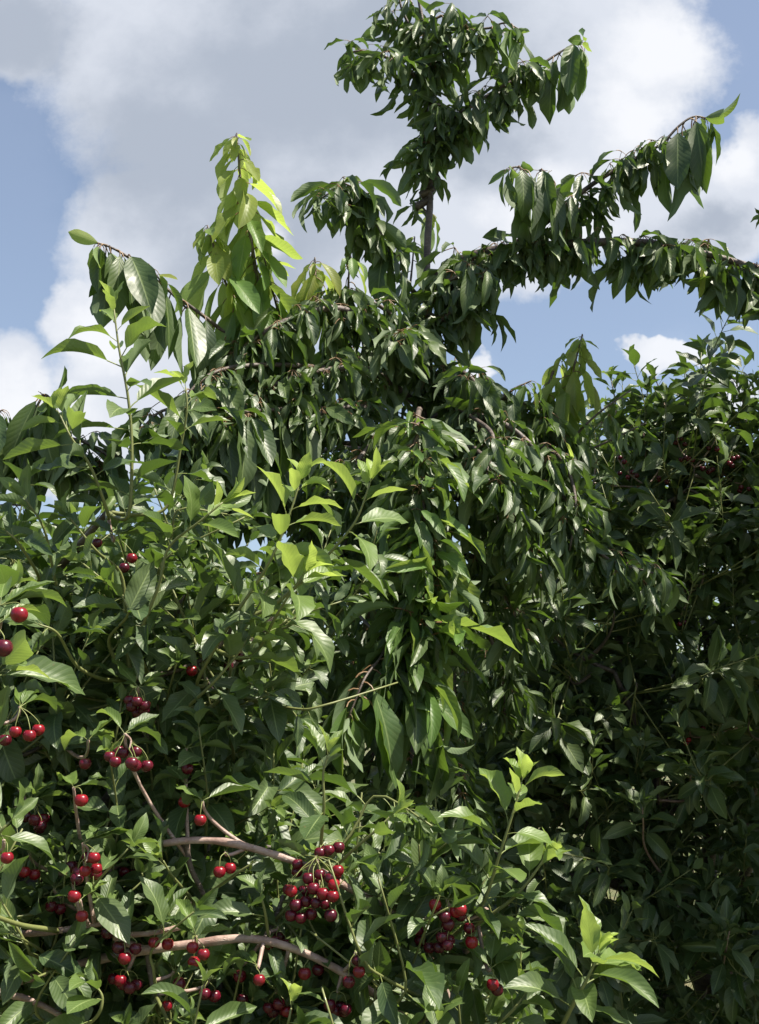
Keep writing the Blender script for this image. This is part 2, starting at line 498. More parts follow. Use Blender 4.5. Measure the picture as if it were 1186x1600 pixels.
def sweet_limb(lv, pts, s0, gap, L, per=6, young=0.0, check=False, hang=1.0, tset=None, spread=0.5):
    """rosettes of drooping leaves on short spurs along an older limb"""
    tset = tset or T_SWEET; L *= .87; gap *= .86
    n = max(3, int(plen(pts) * (1 - s0) / gap))
    for i in range(n):
        f = min(1.0, s0 + (1 - s0) * (i + U(0, .9)) / n)
        p, tan = frame_at(pts, f)
        sp = perp(tan, U(0, 6.28)) + np.array([0, 0, .25]); p = p + unit(sp) * U(.008, .045)
        a0 = U(0, 6.28); np_ = max(2, int(per * U(.45, 1.45))); Ls = L * U(.7, 1.15)
        for j in range(np_):
            a = a0 + 6.28 * j / np_ + U(-.4, .4)
            out = np.array([math.cos(a), math.sin(a), U(-.1, .5)])
            d = DOWN * hang * U(.35, 1.3) + out * spread * U(.6, 1.9) + tan * .2 * U(-1, 1) + .15 * rng.normal(size=3)
            lv.add(tset, p, d, out * .4 + np.array([0, 0, .9]) + .6 * rng.normal(size=3), Ls * U(.6, 1.15), U(0, 1), max(0, young + U(-.15, .12)), check)


def empty(name, loc, label, cat, group=None):
    o = bpy.data.objects.new(name, None); COL.objects.link(o); o.location = tuple(loc); o.empty_display_size = 0.1
    o['label'] = label; o['category'] = cat
    if group: o['group'] = group
    return o


def P3(lst): return [at(*q) for q in lst]


def nearest(skel, p, below=True):
    best = None
    for pts in skel:
        dd = np.linalg.norm(pts - p, axis=1) + (0.8 * np.maximum(0, pts[:, 2] - p[2]) if below else 0)
        i = int(np.argmin(dd))
        if best is None or dd[i] < best[0]: best = (dd[i], pts[i])
    return best[1]


def link_curve(a, b, dirb, n=8, sag=0.0):
    """a woody connection from a on a limb to b, arriving along dirb"""
    L = np.linalg.norm(b - a)
    c = b - unit(dirb) * L * 0.45 + DOWN * sag * L
    t = np.linspace(0, 1, n)[:, None]
    return (1 - t) ** 2 * a + 2 * t * (1 - t) * c + t * t * b


def inside(poly, x, y):
    c = False; n = len(poly)
    for i in range(n):
        x1, y1 = poly[i]; x2, y2 = poly[(i + 1) % n]
        if (y1 > y) != (y2 > y) and x < (x2 - x1) * (y - y1) / (y2 - y1) + x1: c = not c
    return c


# ================================================================== ground
def make_ground():
    m, t, out = new_mat("orchard_soil_and_grass")
    obj = t.new('ShaderNodeTexCoord').outputs['Object']
    a = t.noise(obj, 1.3, 6, 0.6); b = t.noise(obj, 14.0, 6, 0.65)
    c = t.mix(t.sstep(a, .4, .62), (0.06, 0.085, 0.025, 1), (0.16, 0.12, 0.075, 1))
    c = t.mix(t.m('MULTIPLY', b, .6), c, (0.10, 0.13, 0.04, 1))
    p = t.new('ShaderNodeBsdfPrincipled'); t.put(p.inputs['Base Color'], c); p.inputs['Roughness'].default_value = .9
    bp = t.new('ShaderNodeBump'); bp.inputs['Strength'].default_value = .8; bp.inputs['Distance'].default_value = .05
    t.put(bp.inputs['Height'], b); t.l.new(bp.outputs[0], p.inputs['Normal']); t.l.new(p.outputs[0], out.inputs[0])
    n = 60
    xs = np.sign(np.linspace(-1, 1, n)) * np.abs(np.linspace(-1, 1, n)) ** 3 * 900
    X, Y = np.meshgrid(xs, xs + 4); Z = 0.03 * np.sin(X * 1.7) * np.cos(Y * 1.3)
    V = np.stack([X.ravel(), Y.ravel(), Z.ravel()], 1)
    i = np.arange(n * n).reshape(n, n)
    Q = np.stack([i[:-1, :-1].ravel(), i[:-1, 1:].ravel(), i[1:, 1:].ravel(), i[1:, :-1].ravel()], 1)
    g = quad_mesh("ground", V, Q, [m]); g['kind'] = 'structure'
    # grass
    mg, t, out = new_mat("grass_blades")
    tint = t.new('ShaderNodeAttribute', attribute_name='tint').outputs['Fac']
    p = t.new('ShaderNodeBsdfPrincipled'); t.put(p.inputs['Base Color'], t.mix(tint, (0.06, 0.12, 0.03, 1), (0.24, 0.22, 0.09, 1)))
    p.inputs['Roughness'].default_value = .6
    tr = t.new('ShaderNodeBsdfTranslucent'); tr.inputs[0].default_value = (.16, .28, .05, 1)
    mx = t.new('ShaderNodeMixShader'); mx.inputs[0].default_value = .3
    t.l.new(p.outputs[0], mx.inputs[1]); t.l.new(tr.outputs[0], mx.inputs[2]); t.l.new(mx.outputs[0], out.inputs[0])
    N = 26000
    x = rng.uniform(-4, 7, N); y = 4.5 + 12 * rng.random(N) ** 1.3
    h = rng.uniform(.05, .17, N); a = rng.uniform(0, 6.28, N); le = rng.uniform(.1, .7, N) * h; wd = rng.uniform(.003, .006, N)
    z0 = 0.03 * np.sin(x * 1.7) * np.cos(y * 1.3) - .01
    ca, sa = np.cos(a), np.sin(a)
    rows = []
    for f, wf in ((0, 1), (.55, .8), (1, .12)):
        cx, cyy = x + ca * le * f ** 1.8, y + sa * le * f ** 1.8
        for s in (-1, 1):
            rows.append(np.stack([cx - sa * wd * wf * s, cyy + ca * wd * wf * s, z0 + h * f], 1))
    V = np.stack(rows, 1).reshape(-1, 3)
    b = (np.arange(N) * 6)[:, None]
    Q = np.concatenate([b + np.array([[0, 1, 3, 2]]), b + np.array([[2, 3, 5, 4]])])
    g = quad_mesh("grass", V, Q, [mg], None, None, None, {'tint': np.repeat(rng.random(N), 6)})
    g['kind'] = 'stuff'; g['label'] = 'rough grass under the cherry trees, lit in patches'; g['category'] = 'grass'


make_ground()

# ================================================================== cherries: where they hang
# each: (label, spur px, py, depth, [(px, py, ripeness r/d, depth offset, radius m)])
FORE, RIGHT = [], []
r_, d_ = 'r', 'd'


def cl(lst, label, anchor, depth, fruits, group=None):
    if 'bunch of' in label or 'clump of' in label or 'group' in label:      # more fruit behind, half hidden
        fruits = fruits + [(q[0] + U(-16, 16), q[1] + U(-10, 14), d_, q[3] + U(.012, .035)) for q in fruits[:8] if U(0, 1) < .8]
    lst.append((label, anchor, depth, fruits, group))
    for f in fruits:
        OPEN.append((f[0], f[1], 3, depth + f[2 + 1] if len(f) > 3 else depth))


cl(FORE, 'large bright red cherry in front of a pale leaf at the left edge', (-12, 940), 1.32, [(30, 960, r_, 0)])
cl(FORE, 'dark red cherry cut by the left edge, below a brighter one', (-10, 960), 1.30, [(5, 1012, d_, 0)])
cl(FORE, 'row of four small cherries beside a big bright leaf at the left edge', (30, 1085), 1.62, [(8, 1156, d_, .02), (24, 1143, r_, 0), (46, 1149, r_, 0), (60, 1140, r_, .02)])
cl(FORE, 'three cherries high in the bush beside a tan twig, one bright red', (176, 822), 1.80, [(206, 872, r_, 0), (152, 848, d_, .02), (194, 887, d_, .03)])
cl(FORE, 'lone red cherry half behind a pale rounded leaf, mid bush', (306, 1010), 1.85, [(300, 1048, r_, 0)])
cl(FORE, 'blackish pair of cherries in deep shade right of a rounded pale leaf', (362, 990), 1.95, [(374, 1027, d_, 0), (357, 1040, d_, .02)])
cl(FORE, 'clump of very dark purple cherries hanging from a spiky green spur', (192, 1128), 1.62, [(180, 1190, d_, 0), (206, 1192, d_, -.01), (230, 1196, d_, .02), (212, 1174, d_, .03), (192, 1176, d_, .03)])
cl(FORE, 'round blackish cherry by itself left of the purple clump', (140, 1140), 1.66, [(133, 1193, d_, 0)])
cl(FORE, 'single bright red cherry on a yellow stalk beneath the purple clump', (110, 1222), 1.60, [(127, 1250, r_, 0)])
cl(FORE, 'single dark cherry in shade right of the purple clump', (290, 1155), 1.75, [(293, 1201, d_, 0)])
cl(FORE, 'red cherry half hidden by a folded pale leaf above the broken limb', (292, 1212), 1.74, [(288, 1253, r_, 0)])
cl(FORE, 'bright round red cherry hanging just above the broken limb', (318, 1238), 1.66, [(313, 1281, r_, 0)])
cl(FORE, 'red cherry at the left edge under a large grey-green leaf', (4, 1300), 1.5, [(11, 1340, r_, 0)])
cl(FORE, 'pair of small red cherries over the thick dark limb at left', (46, 1320), 1.68, [(38, 1362, r_, 0), (54, 1366, r_, .01)])
cl(FORE, 'tight bunch of small red cherries under a green spur at left', (128, 1300), 1.62, [(147, 1340, r_, -.005), (133, 1361, r_, 0), (151, 1357, r_, .012), (122, 1362, d_, .02)])
cl(FORE, 'two dull dark cherries in the shade right of the tight red bunch', (200, 1318), 1.78, [(194, 1362, d_, 0), (208, 1366, d_, .015)])
cl(FORE, 'red cherry hanging directly above another with a dry yellow husk between', (112, 1360), 1.62, [(116, 1400, r_, 0)])
cl(FORE, 'lower red cherry touching a thin grey twig, dry husk above it', (124, 1395), 1.61, [(128, 1431, r_, 0)])
cl(FORE, 'pair of dark cherries in shadow left of two stacked red ones', (84, 1375), 1.68, [(80, 1416, d_, 0), (94, 1420, d_, .01)])
cl(FORE, 'two bright cherries side by side beneath the broken limb', (352, 1320), 1.68, [(343, 1362, r_, 0), (360, 1356, r_, .01)])
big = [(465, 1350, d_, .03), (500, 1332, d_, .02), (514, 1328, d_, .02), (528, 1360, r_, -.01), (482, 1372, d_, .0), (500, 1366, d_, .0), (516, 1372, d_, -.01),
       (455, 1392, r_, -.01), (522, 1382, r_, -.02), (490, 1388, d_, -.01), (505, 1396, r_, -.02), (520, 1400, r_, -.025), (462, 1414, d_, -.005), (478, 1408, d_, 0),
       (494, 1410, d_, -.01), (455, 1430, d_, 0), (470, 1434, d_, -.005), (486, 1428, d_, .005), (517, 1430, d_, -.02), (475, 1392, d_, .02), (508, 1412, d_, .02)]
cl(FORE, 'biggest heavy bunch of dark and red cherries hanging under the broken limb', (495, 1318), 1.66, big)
cl(FORE, 'bunch of glossy wine-red cherries at the right side of the bush', (700, 1385), 1.66, [(680, 1413, r_, 0), (720, 1421, r_, -.01), (712, 1424, r_, 0), (695, 1432, d_, -.005), (700, 1444, d_, .005), (690, 1464, d_, 0), (699, 1476, d_, 0), (686, 1480, d_, .015)])
cl(FORE, 'red pair on long thin stalks right of the glossy wine-red bunch', (728, 1420), 1.67, [(733, 1450, d_, .01), (737, 1472, r_, 0)])
cl(FORE, 'two blackish cherries left of the glossy wine-red bunch', (652, 1420), 1.72, [(653, 1453, d_, 0), (657, 1469, d_, .01)])
cl(FORE, 'red cherry alone near the bottom right end of the bush', (764, 1500), 1.66, [(770, 1538, r_, 0), (777, 1546, d_, .015)])
cl(FORE, 'red cherry with a darker one behind it under the grey arching limb', (484, 1482), 1.66, [(476, 1521, r_, 0), (497, 1515, d_, .03)])
cl(FORE, 'brightest single red cherry on a short stalk below the grey arching limb', (402, 1500), 1.6, [(405, 1531, r_, 0)])
cl(FORE, 'three red cherries against the lower right end of the grey arching limb', (556, 1475), 1.62, [(561, 1518, r_, -.01), (545, 1534, d_, .005), (559, 1500, d_, .02)])
cl(FORE, 'dull red group at the bottom edge below the arching limb', (526, 1535), 1.66, [(515, 1570, d_, 0), (541, 1577, d_, 0), (524, 1580, d_, .015)])
cl(FORE, 'three red cherries hanging under the forked grey limb', (306, 1450), 1.6, [(301, 1480, r_, 0), (318, 1491, r_, -.008), (303, 1503, r_, .01)])
cl(FORE, 'two red cherries lying against a pale twig above the forked limb', (252, 1440), 1.64, [(241, 1472, r_, 0), (262, 1475, r_, .01)])
cl(FORE, 'three red cherries left of the fork, one under another', (196, 1448), 1.62, [(195, 1497, r_, 0), (212, 1482, d_, .01), (186, 1480, d_, .01)])
cl(FORE, 'dark cherry hanging in shade just over the end of a pale twig', (172, 1415), 1.66, [(168, 1457, d_, 0)])
cl(FORE, 'two dark cherries one above the other behind leaves under the arching limb', (374, 1490), 1.7, [(375, 1525, d_, 0), (379, 1561, d_, .01)])
cl(FORE, 'two shaded cherries low in the bush under the forked limb', (272, 1500), 1.68, [(280, 1537, d_, 0), (261, 1571, r_, 0)])
cl(FORE, 'pair of blackish cherries side by side low under the arching limb', (326, 1520), 1.7, [(320, 1553, d_, 0), (335, 1556, d_, .01)])
cl(FORE, 'bunch of dark cherries buried in leaves just above the purple clump', (216, 1060), 1.72, [(214, 1096, d_, 0), (226, 1102, d_, .01), (206, 1104, d_, .015)])
cl(FORE, 'bunch of dark red cherries low at the left, between the two lowest grey limbs', (200, 1508), 1.66, [(203, 1543, d_, 0), (188, 1532, r_, .012), (214, 1538, d_, .014)])
cl(FORE, 'bunch of blackish cherries in shade left of the single bright red one', (48, 1235), 1.72, [(54, 1281, d_, 0), (40, 1276, d_, .01), (64, 1290, d_, .012)])
cl(FORE, 'bunch of wine-dark cherries tucked under leaves between the biggest bunch and the arching limb', (436, 1438), 1.70, [(432, 1470, d_, 0), (446, 1476, d_, .01), (420, 1474, r_, .012)])
cl(FORE, 'bunch of dull dark cherries at the very bottom left of the arching limb', (430, 1535), 1.68, [(436, 1568, d_, 0), (420, 1574, d_, .01), (448, 1580, r_, .006)])
SML = 'small dark cherry cluster in the upper leaves of the right tree'
GR = 'small cherry clusters in the right tree'
for (x, y, n) in ((905, 742, 3), (982, 738, 4), (1058, 690, 3), (1072, 716, 4), (1100, 738, 4), (1142, 722, 5), (962, 712, 2), (1165, 765, 3), (1030, 745, 3), (1120, 700, 3)):
    fr = [(x + U(-14, 14), y + U(-8, 10), d_, U(-.03, .05)) for _ in range(n)]
    cl(RIGHT, SML, (x, y - 24), 3.75, fr, GR)
cl(RIGHT, 'tiny bright red cherry pair glowing in the dark shade of the right tree', (1078, 1135), 3.7, [(1076, 1156, r_, 0), (1072, 1161, r_, .01), (1098, 1138, d_, .02)], GR)
cl(RIGHT, 'dark cherry pair on the shaded flank of the right tree, mid height', (1066, 950), 3.7, [(1062, 975, d_, 0), (1070, 972, d_, .02)], GR)

for q in ((590, 1150, 40), (590, 1210, 30), (650, 1180, 30), (700, 1200, 36), (640, 1090, 40), (520, 1090, 20)): OPEN.append((q[0], q[1], q[2], 2.35))
# the limbs that must stay in view
for q in ((270, 1316), (300, 1314), (335, 1315), (370, 1320), (405, 1330), (440, 1340)): OPEN.append((q[0], q[1], 5, 1.70))
for q in ((330, 1470), (365, 1466), (400, 1468), (450, 1480), (480, 1490), (510, 1506), (540, 1525), (20, 1556), (45, 1562)): OPEN.append((q[0], q[1], 4, 1.66))

for q in ((958, 1388, 10), (1095, 1538, 14)): OPEN.append((q[0], q[1], q[2], 5.6))   # sunny ground seen under the crowns
OPA = np.array(OPEN); OPK = 0.16

# ================================================================== sweet cherry tree in the middle
D0 = 3.2
base = at(668, 1140, D0); base[2] = 0.0
tree = empty("sweet_cherry_tree", base, 'tall young sweet cherry tree with long drooping leaves standing in the middle', 'tree')
trunk_pts = smooth([base, base + [0.02, 0, .5], base + [-.01, 0, 1.1]] + P3([(672, 900, D0), (664, 760, D0), (668, 600, D0), (666, 480, D0), (668, 380, D0), (672, 300, D0), (664, 210, D0),
                    (668, 130, D0), (662, 50, D0), (650, -30, D0), (640, -90, D0)]), 50)
wd = Wood(); wd.tube(trunk_pts, .0175, .004, 12, 0, .12)
for q in ((668, 300), (676, 282), (660, 318), (672, 262)):        # knobs of old growth on the leader
    p = at(q[0], q[1], D0); wd.tube(smooth([p + [-.02, 0, -.012], p, p + [.02, 0, .012]], 5), .013, .010, 8, 0)
wd.build("trunk", [M_BARK], tree, base)


def tree_branch(tr, org, pts, r0, r1, filler, mats=(M_BARK, M_TWIG), leaf=(M_SWEET, M_PETR), n=22, wmat=0, name="branch", label=None, side=()):
    pts = smooth(pts, n)
    w = Wood(); w.tube(pts, r0, r1, 7, wmat, .15)
    lv = Leaves(); filler(lv, pts)
    for (sp, sr, fill2) in side:
        sp = smooth(sp, 12); w.tube(sp, sr, .0018, 5, 1); fill2(lv, sp)
    b = w.build(name, list(mats), tr, org)
    if label: b['label'] = label
    if lv.items: lv.build("foliage", list(leaf), b, org)
    return b


def limb(**k): return lambda lv, p: sweet_limb(lv, p, k.get('s0', .05), k.get('gap', .03), k.get('L', .125), k.get('per', 6), k.get('young', .0), False, k.get('hang', 1.), None, k.get('spread', .5))
def shoot(**k): return lambda lv, p: sweet_shoot(lv, p, k.get('s0', .1), k.get('gap', .03), k.get('L', .165), k.get('young', .4), k.get('tip', 1.), False, k.get('spread', .35))
def both(a, b): return lambda lv, p: (a(lv, p), b(lv, p))


TB = lambda pts, r0, r1, fl, **k: tree_branch(tree, base, P3(pts), r0, r1, fl, **k)
# right limbs against the sky
TB([(668, 452, D0), (710, 412, 3.15), (780, 390, 3.1), (880, 382, 3.05), (985, 378, 3.0), (1080, 392, 2.98), (1170, 415, 2.95), (1260, 440, 2.9)], .017, .007, limb(gap=.0135, per=6, L=.14, spread=.42), n=34)
TB([(780, 398, 3.1), (850, 350, 3.05), (920, 292, 3.0), (985, 252, 2.98), (1035, 225, 2.96)], .010, .004, limb(gap=.019, per=6, L=.14, s0=.1, spread=.42))
TB([(1035, 225, 2.96), (1062, 196, 2.95), (1085, 182, 2.95), (1108, 186, 2.95)], .004, .002, shoot(gap=.013, L=.195, young=.25, tip=.5, s0=.1, spread=.15))
TB([(850, 352, 3.05), (838, 300, 3.0), (815, 264, 2.97), (795, 262, 2.96)], .005, .002, shoot(gap=.016, L=.17, young=.2, tip=.3, spread=.18, s0=.3))
TB([(868, 345, 3.05), (868, 300, 3.02), (850, 268, 3.0), (842, 266, 3.0)], .004, .002, shoot(gap=.018, L=.17, young=.15, tip=.3, spread=.2, s0=.4))
TB([(668, 470, D0), (700, 440, 3.1), (735, 430, 3.05), (770, 440, 3.02)], .007, .003, limb(gap=.02, per=6, L=.14, s0=.1, spread=.5))
for (x, y) in ((668, 500), (668, 530), (668, 560), (668, 590), (668, 620), (668, 450)):
    TB([(x, y, D0), (x + U(-10, 20), y - 8, D0 - .06), (x + U(-20, 36), y - 6, D0 - .1)], .005, .003, limb(gap=.02, per=6, L=.135, s0=.4, spread=.7), name="spur", n=6)
# top of the leader
TB([(664, 225, D0), (700, 190, 3.15), (745, 160, 3.1), (795, 130, 3.1), (840, 105, 3.1)], .009, .004, limb(gap=.016, per=6, L=.13, s0=.0, spread=.5))
TB([(840, 105, 3.1), (870, 85, 3.1), (895, 70, 3.1), (910, 66, 3.1)], .004, .002, shoot(gap=.014, L=.175, young=.4, tip=.6, spread=.2, s0=.25))
TB([(664, 130, D0), (690, 80, 3.15), (735, 50, 3.1), (780, 42, 3.08)], .007, .003, limb(gap=.017, per=6, L=.135, s0=.1, spread=.5))
TB([(765, 44, 3.08), (790, 36, 3.05), (815, 48, 3.05)], .003, .002, shoot(gap=.022, L=.15, young=.55, tip=.55, spread=.2))
TB([(666, 150, D0), (640, 110, 3.15), (600, 88, 3.1), (565, 80, 3.1), (540, 84, 3.1)], .007, .003, limb(gap=.022, per=5, L=.13, s0=.1, spread=.55))
TB([(666, 110, D0), (650, 60, 3.18), (630, 20, 3.16), (622, -10, 3.15)], .006, .003, limb(gap=.02, per=6, L=.14, s0=.1, spread=.45))
TB([(662, 40, D0), (690, 25, 3.12), (705, 30, 3.1)], .005, .002, limb(gap=.018, per=6, L=.13, s0=.1))
for (x, y) in ((668, 260), (668, 200), (664, 170), (664, 120), (672, 285), (662, 80), (664, 230)):
    TB([(x, y, D0), (x + U(-14, 22), y - 8, D0 + U(-.08, .03)), (x + U(-22, 36), y - 6, D0 + U(-.12, .03))], .005, .003, limb(gap=.02, per=6, L=.12, s0=.4, spread=.7, hang=.8), name="spur", n=6)
TB([(668, 335, D0), (655, 318, 3.22), (640, 318, 3.22)], .004, .002, limb(gap=.025, per=4, L=.10, s0=.5), name="spur", n=6)
TB([(668, 350, 3.2), (672, 335, 3.35), (672, 330, 3.4)], .004, .002, shoot(gap=.025, L=.12, young=1.0, tip=1., spread=.3, s0=.5), name="spur", n=6, label='spur with yellowing leaves behind the leader')
# left side shoots against the sky
TB([(650, 460, D0), (615, 415, 3.15), (585, 345, 3.1), (560, 300, 3.08), (535, 285, 3.07)], .008, .003, both(limb(gap=.022, per=6, L=.135, s0=.25), shoot(gap=.022, L=.15, young=.2, tip=.8, s0=.2)))
TB([(560, 300, 3.08), (520, 300, 3.0), (492, 318, 3.0)], .003, .002, both(limb(gap=.022, per=5, L=.12, s0=.2), shoot(gap=.03, L=.12, young=.2, tip=.4, s0=.2)))
TB([(470, 640, 3.1), (432, 540, 2.95), (405, 450, 2.9), (390, 360, 2.88), (376, 280, 2.87), (370, 208, 2.87)], .008, .0022, shoot(gap=.0105, L=.150, young=1.0, tip=1., s0=.03, spread=.6))
TB([(432, 560, 2.98), (385, 510, 2.9), (348, 430, 2.86), (324, 352, 2.85)], .006, .002, shoot(gap=.0115, L=.150, young=1.0, tip=1., s0=.05, spread=.5))
TB([(480, 620, 3.05), (452, 550, 2.95), (430, 470, 2.92), (412, 400, 2.9)], .005, .002, shoot(gap=.017, L=.17, young=.7, tip=.9, s0=.1, spread=.3))
TB([(520, 560, 3.1), (500, 490, 3.0), (494, 440, 2.98), (492, 402, 2.97)], .005, .002, shoot(gap=.012, L=.165, young=1.3, tip=1., s0=.1, spread=.4))
TB([(420, 590, 3.0), (345, 515, 2.85), (265, 455, 2.75), (205, 405, 2.7), (168, 384, 2.68), (150, 380, 2.68)], .006, .002, shoot(gap=.019, L=.18, young=.18, tip=1., s0=.12, spread=.18))
TB([(300, 490, 2.8), (260, 450, 2.74), (232, 412, 2.72)], .003, .002, shoot(gap=.03, L=.12, young=.7, tip=1., s0=.6, spread=.3))
TB([(560, 520, 3.1), (545, 455, 3.05), (548, 400, 3.02)], .005, .002, shoot(gap=.032, L=.16, young=.25, tip=.6, s0=.2, spread=.3))
TB([(625, 520, 3.15), (640, 450, 3.2), (648, 370, 3.25)], .005, .002, shoot(gap=.04, L=.15, young=.3, tip=.7, s0=.2, spread=.3))
# the dark body
body = [
    ([(660, 600, D0), (600, 520, 3.05), (530, 482, 2.95), (450, 500, 2.88), (390, 535, 2.85), (350, 575, 2.85)], .012, .004),
    ([(662, 560, D0), (620, 500, 3.1), (575, 470, 3.05), (520, 470, 3.0)], .009, .003),
    ([(662, 640, D0), (580, 580, 3.0), (500, 580, 2.9), (420, 605, 2.85), (370, 640, 2.82)], .011, .004),
    ([(664, 680, D0), (590, 640, 2.98), (520, 640, 2.9), (450, 670, 2.86), (390, 700, 2.84)], .010, .004),
    ([(664, 540, D0), (690, 500, 3.1), (720, 480, 3.08), (760, 470, 3.05)], .009, .004),
    ([(666, 560, D0), (640, 530, 3.0), (610, 540, 2.92)], .008, .004),
    ([(668, 620, D0), (700, 580, 3.1), (735, 590, 3.0), (770, 640, 2.95)], .010, .004),
    ([(668, 660, D0), (730, 620, 3.1), (800, 625, 3.05), (860, 660, 3.05), (890, 710, 3.05)], .011, .004),
    ([(668, 680, D0), (730, 650, 3.0), (800, 670, 2.92), (865, 740, 2.9), (895, 820, 2.9), (930, 880, 2.9)], .011, .004),
    ([(666, 700, D0), (720, 690, 2.95), (770, 730, 2.85), (800, 800, 2.82), (830, 870, 2.82)], .010, .004),
    ([(666, 720, D0), (600, 690, 2.95), (560, 720, 2.85), (540, 790, 2.82)], .010, .004),
    ([(668, 780, D0), (730, 780, 3.05), (800, 830, 3.0), (850, 910, 3.0)], .010, .004),
    ([(668, 820, D0), (600, 800, 3.0), (540, 850, 2.95), (520, 930, 2.95)], .010, .004),
    ([(670, 860, D0), (740, 870, 3.1), (790, 930, 3.1), (820, 1010, 3.1)], .009, .004),
    ([(668, 900, D0), (600, 900, 3.05), (570, 980, 3.0), (560, 1060, 3.0)], .009, .004),
    ([(668, 600, D0), (640, 590, 3.4), (560, 560, 3.6), (480, 560, 3.7)], .010, .004),
    ([(668, 640, D0), (740, 640, 3.5), (820, 690, 3.7), (880, 760, 3.8)], .010, .004),
    ([(668, 720, D0), (600, 700, 3.5), (520, 740, 3.7), (440, 800, 3.8)], .010, .004),
]
for (pts, a, b) in body:
    TB(pts, a, b, limb(gap=.0225, per=7, L=.125, s0=.12, spread=.55))
for (pts, a, b) in (([(668, 900, D0), (600, 960, 3.2), (540, 1040, 3.15), (500, 1130, 3.15)], .009, .004), ([(668, 950, D0), (700, 1000, 3.25), (710, 1080, 3.25), (700, 1160, 3.25)], .009, .004),
                    ([(668, 1000, D0), (620, 1060, 3.3), (590, 1150, 3.3), (570, 1240, 3.3)], .009, .004), ([(668, 1060, D0), (650, 1130, 3.3), (650, 1210, 3.3), (660, 1290, 3.3)], .009, .004),
                    ([(668, 800, D0), (560, 860, 3.3), (470, 960, 3.3), (420, 1060, 3.3)], .009, .004), ([(668, 780, D0), (560, 780, 3.4), (450, 860, 3.5), (350, 950, 3.5)], .009, .004),
                    ([(668, 860, D0), (740, 940, 3.4), (780, 1040, 3.4), (790, 1130, 3.4)], .009, .004), ([(668, 740, D0), (540, 700, 3.4), (400, 740, 3.5), (280, 800, 3.5)], .010, .004)):
    TB(pts, a, b, limb(gap=.022, per=6, L=.125, s0=.2, spread=.5))
for (pts, a, b) in (([(668, 1100, D0), (650, 1150, 3.0), (640, 1230, 2.95), (650, 1300, 2.95)], .008, .004), ([(668, 1150, D0), (700, 1180, 3.0), (720, 1260, 2.95), (700, 1340, 2.95)], .008, .004),
                    ([(668, 1200, D0), (620, 1230, 3.0), (590, 1310, 2.98), (600, 1400, 2.98)], .008, .004), ([(668, 1250, D0), (690, 1310, 3.0), (680, 1400, 3.0)], .008, .004)):
    TB(pts, a, b, limb(gap=.022, per=6, L=.13, s0=.2, spread=.5))
# the long hanging branches in front
TB([(660, 660, D0), (655, 640, 2.95), (650, 690, 2.75), (660, 770, 2.68), (662, 860, 2.64), (655, 950, 2.62), (640, 1030, 2.6), (622, 1075, 2.6)], .009, .003, both(limb(gap=.018, per=6, L=.14, s0=.2, hang=1., spread=.6), limb(gap=.017, per=4, L=.185, s0=.2, young=.4, spread=.9)), n=30)
TB([(655, 950, 2.64), (650, 1040, 2.6), (660, 1110, 2.58), (690, 1165, 2.56)], .004, .002, shoot(gap=.025, L=.175, young=.2, tip=.1, s0=.3, spread=.25))
TB([(560, 960, 2.8), (600, 1010, 2.62), (570, 1060, 2.5), (545, 1120, 2.48)], .004, .002, shoot(gap=.022, L=.175, young=.4, tip=.3, s0=.3, spread=.3))
TB([(720, 640, 3.0), (770, 680, 2.8), (760, 740, 2.72), (775, 760, 2.7)], .006, .003, limb(gap=.03, per=7, L=.14, s0=.4, spread=.8))
TB([(895, 820, 2.9), (945, 870, 2.85), (1000, 890, 2.82), (1045, 900, 2.8)], .005, .002, limb(gap=.03, per=6, L=.13, s0=.1, spread=.6))
TB([(830, 690, 3.05), (880, 720, 2.9), (900, 790, 2.85), (890, 860, 2.85)], .006, .003, limb(gap=.03, per=6, L=.13, s0=.2))
TB([(668, 820, D0), (540, 770, 3.3), (420, 770, 3.3), (330, 800, 3.3), (260, 850, 3.3)], .009, .003, limb(gap=.02, per=7, L=.14, s0=.3, spread=.5))
TB([(668, 930, D0), (590, 1000, 3.4), (510, 1090, 3.4), (480, 1180, 3.4), (470, 1260, 3.4)], .009, .003, limb(gap=.017, per=7, L=.15, s0=.2, spread=.6))
TB([(668, 1000, D0), (560, 1050, 3.5), (450, 1080, 3.5), (380, 1150, 3.5)], .009, .003, limb(gap=.017, per=7, L=.15, s0=.2, spread=.6))
# boughs low on the left, drooping behind the foreground bush
for (pts, L, y, sp) in (([(640, 660, D0), (520, 640, 3.0), (430, 640, 2.8), (360, 650, 2.7), (300, 690, 2.66)], .17, .12, .25), ([(640, 700, D0), (500, 690, 3.0), (400, 690, 2.8), (330, 700, 2.7), (280, 740, 2.68)], .165, .1, .3),
                        ([(560, 580, 3.05), (430, 570, 2.85), (340, 580, 2.75), (290, 620, 2.7), (262, 670, 2.68)], .155, .2, .3), ([(420, 640, 2.9), (340, 640, 2.8), (260, 640, 2.74), (220, 670, 2.72)], .15, .2, .3)):
    TB(pts, .008, .002, both(limb(gap=.03, per=5, L=.13, s0=.3, spread=.5), shoot(gap=.016, L=L, young=y, tip=.2, s0=.4, spread=sp)), n=28)
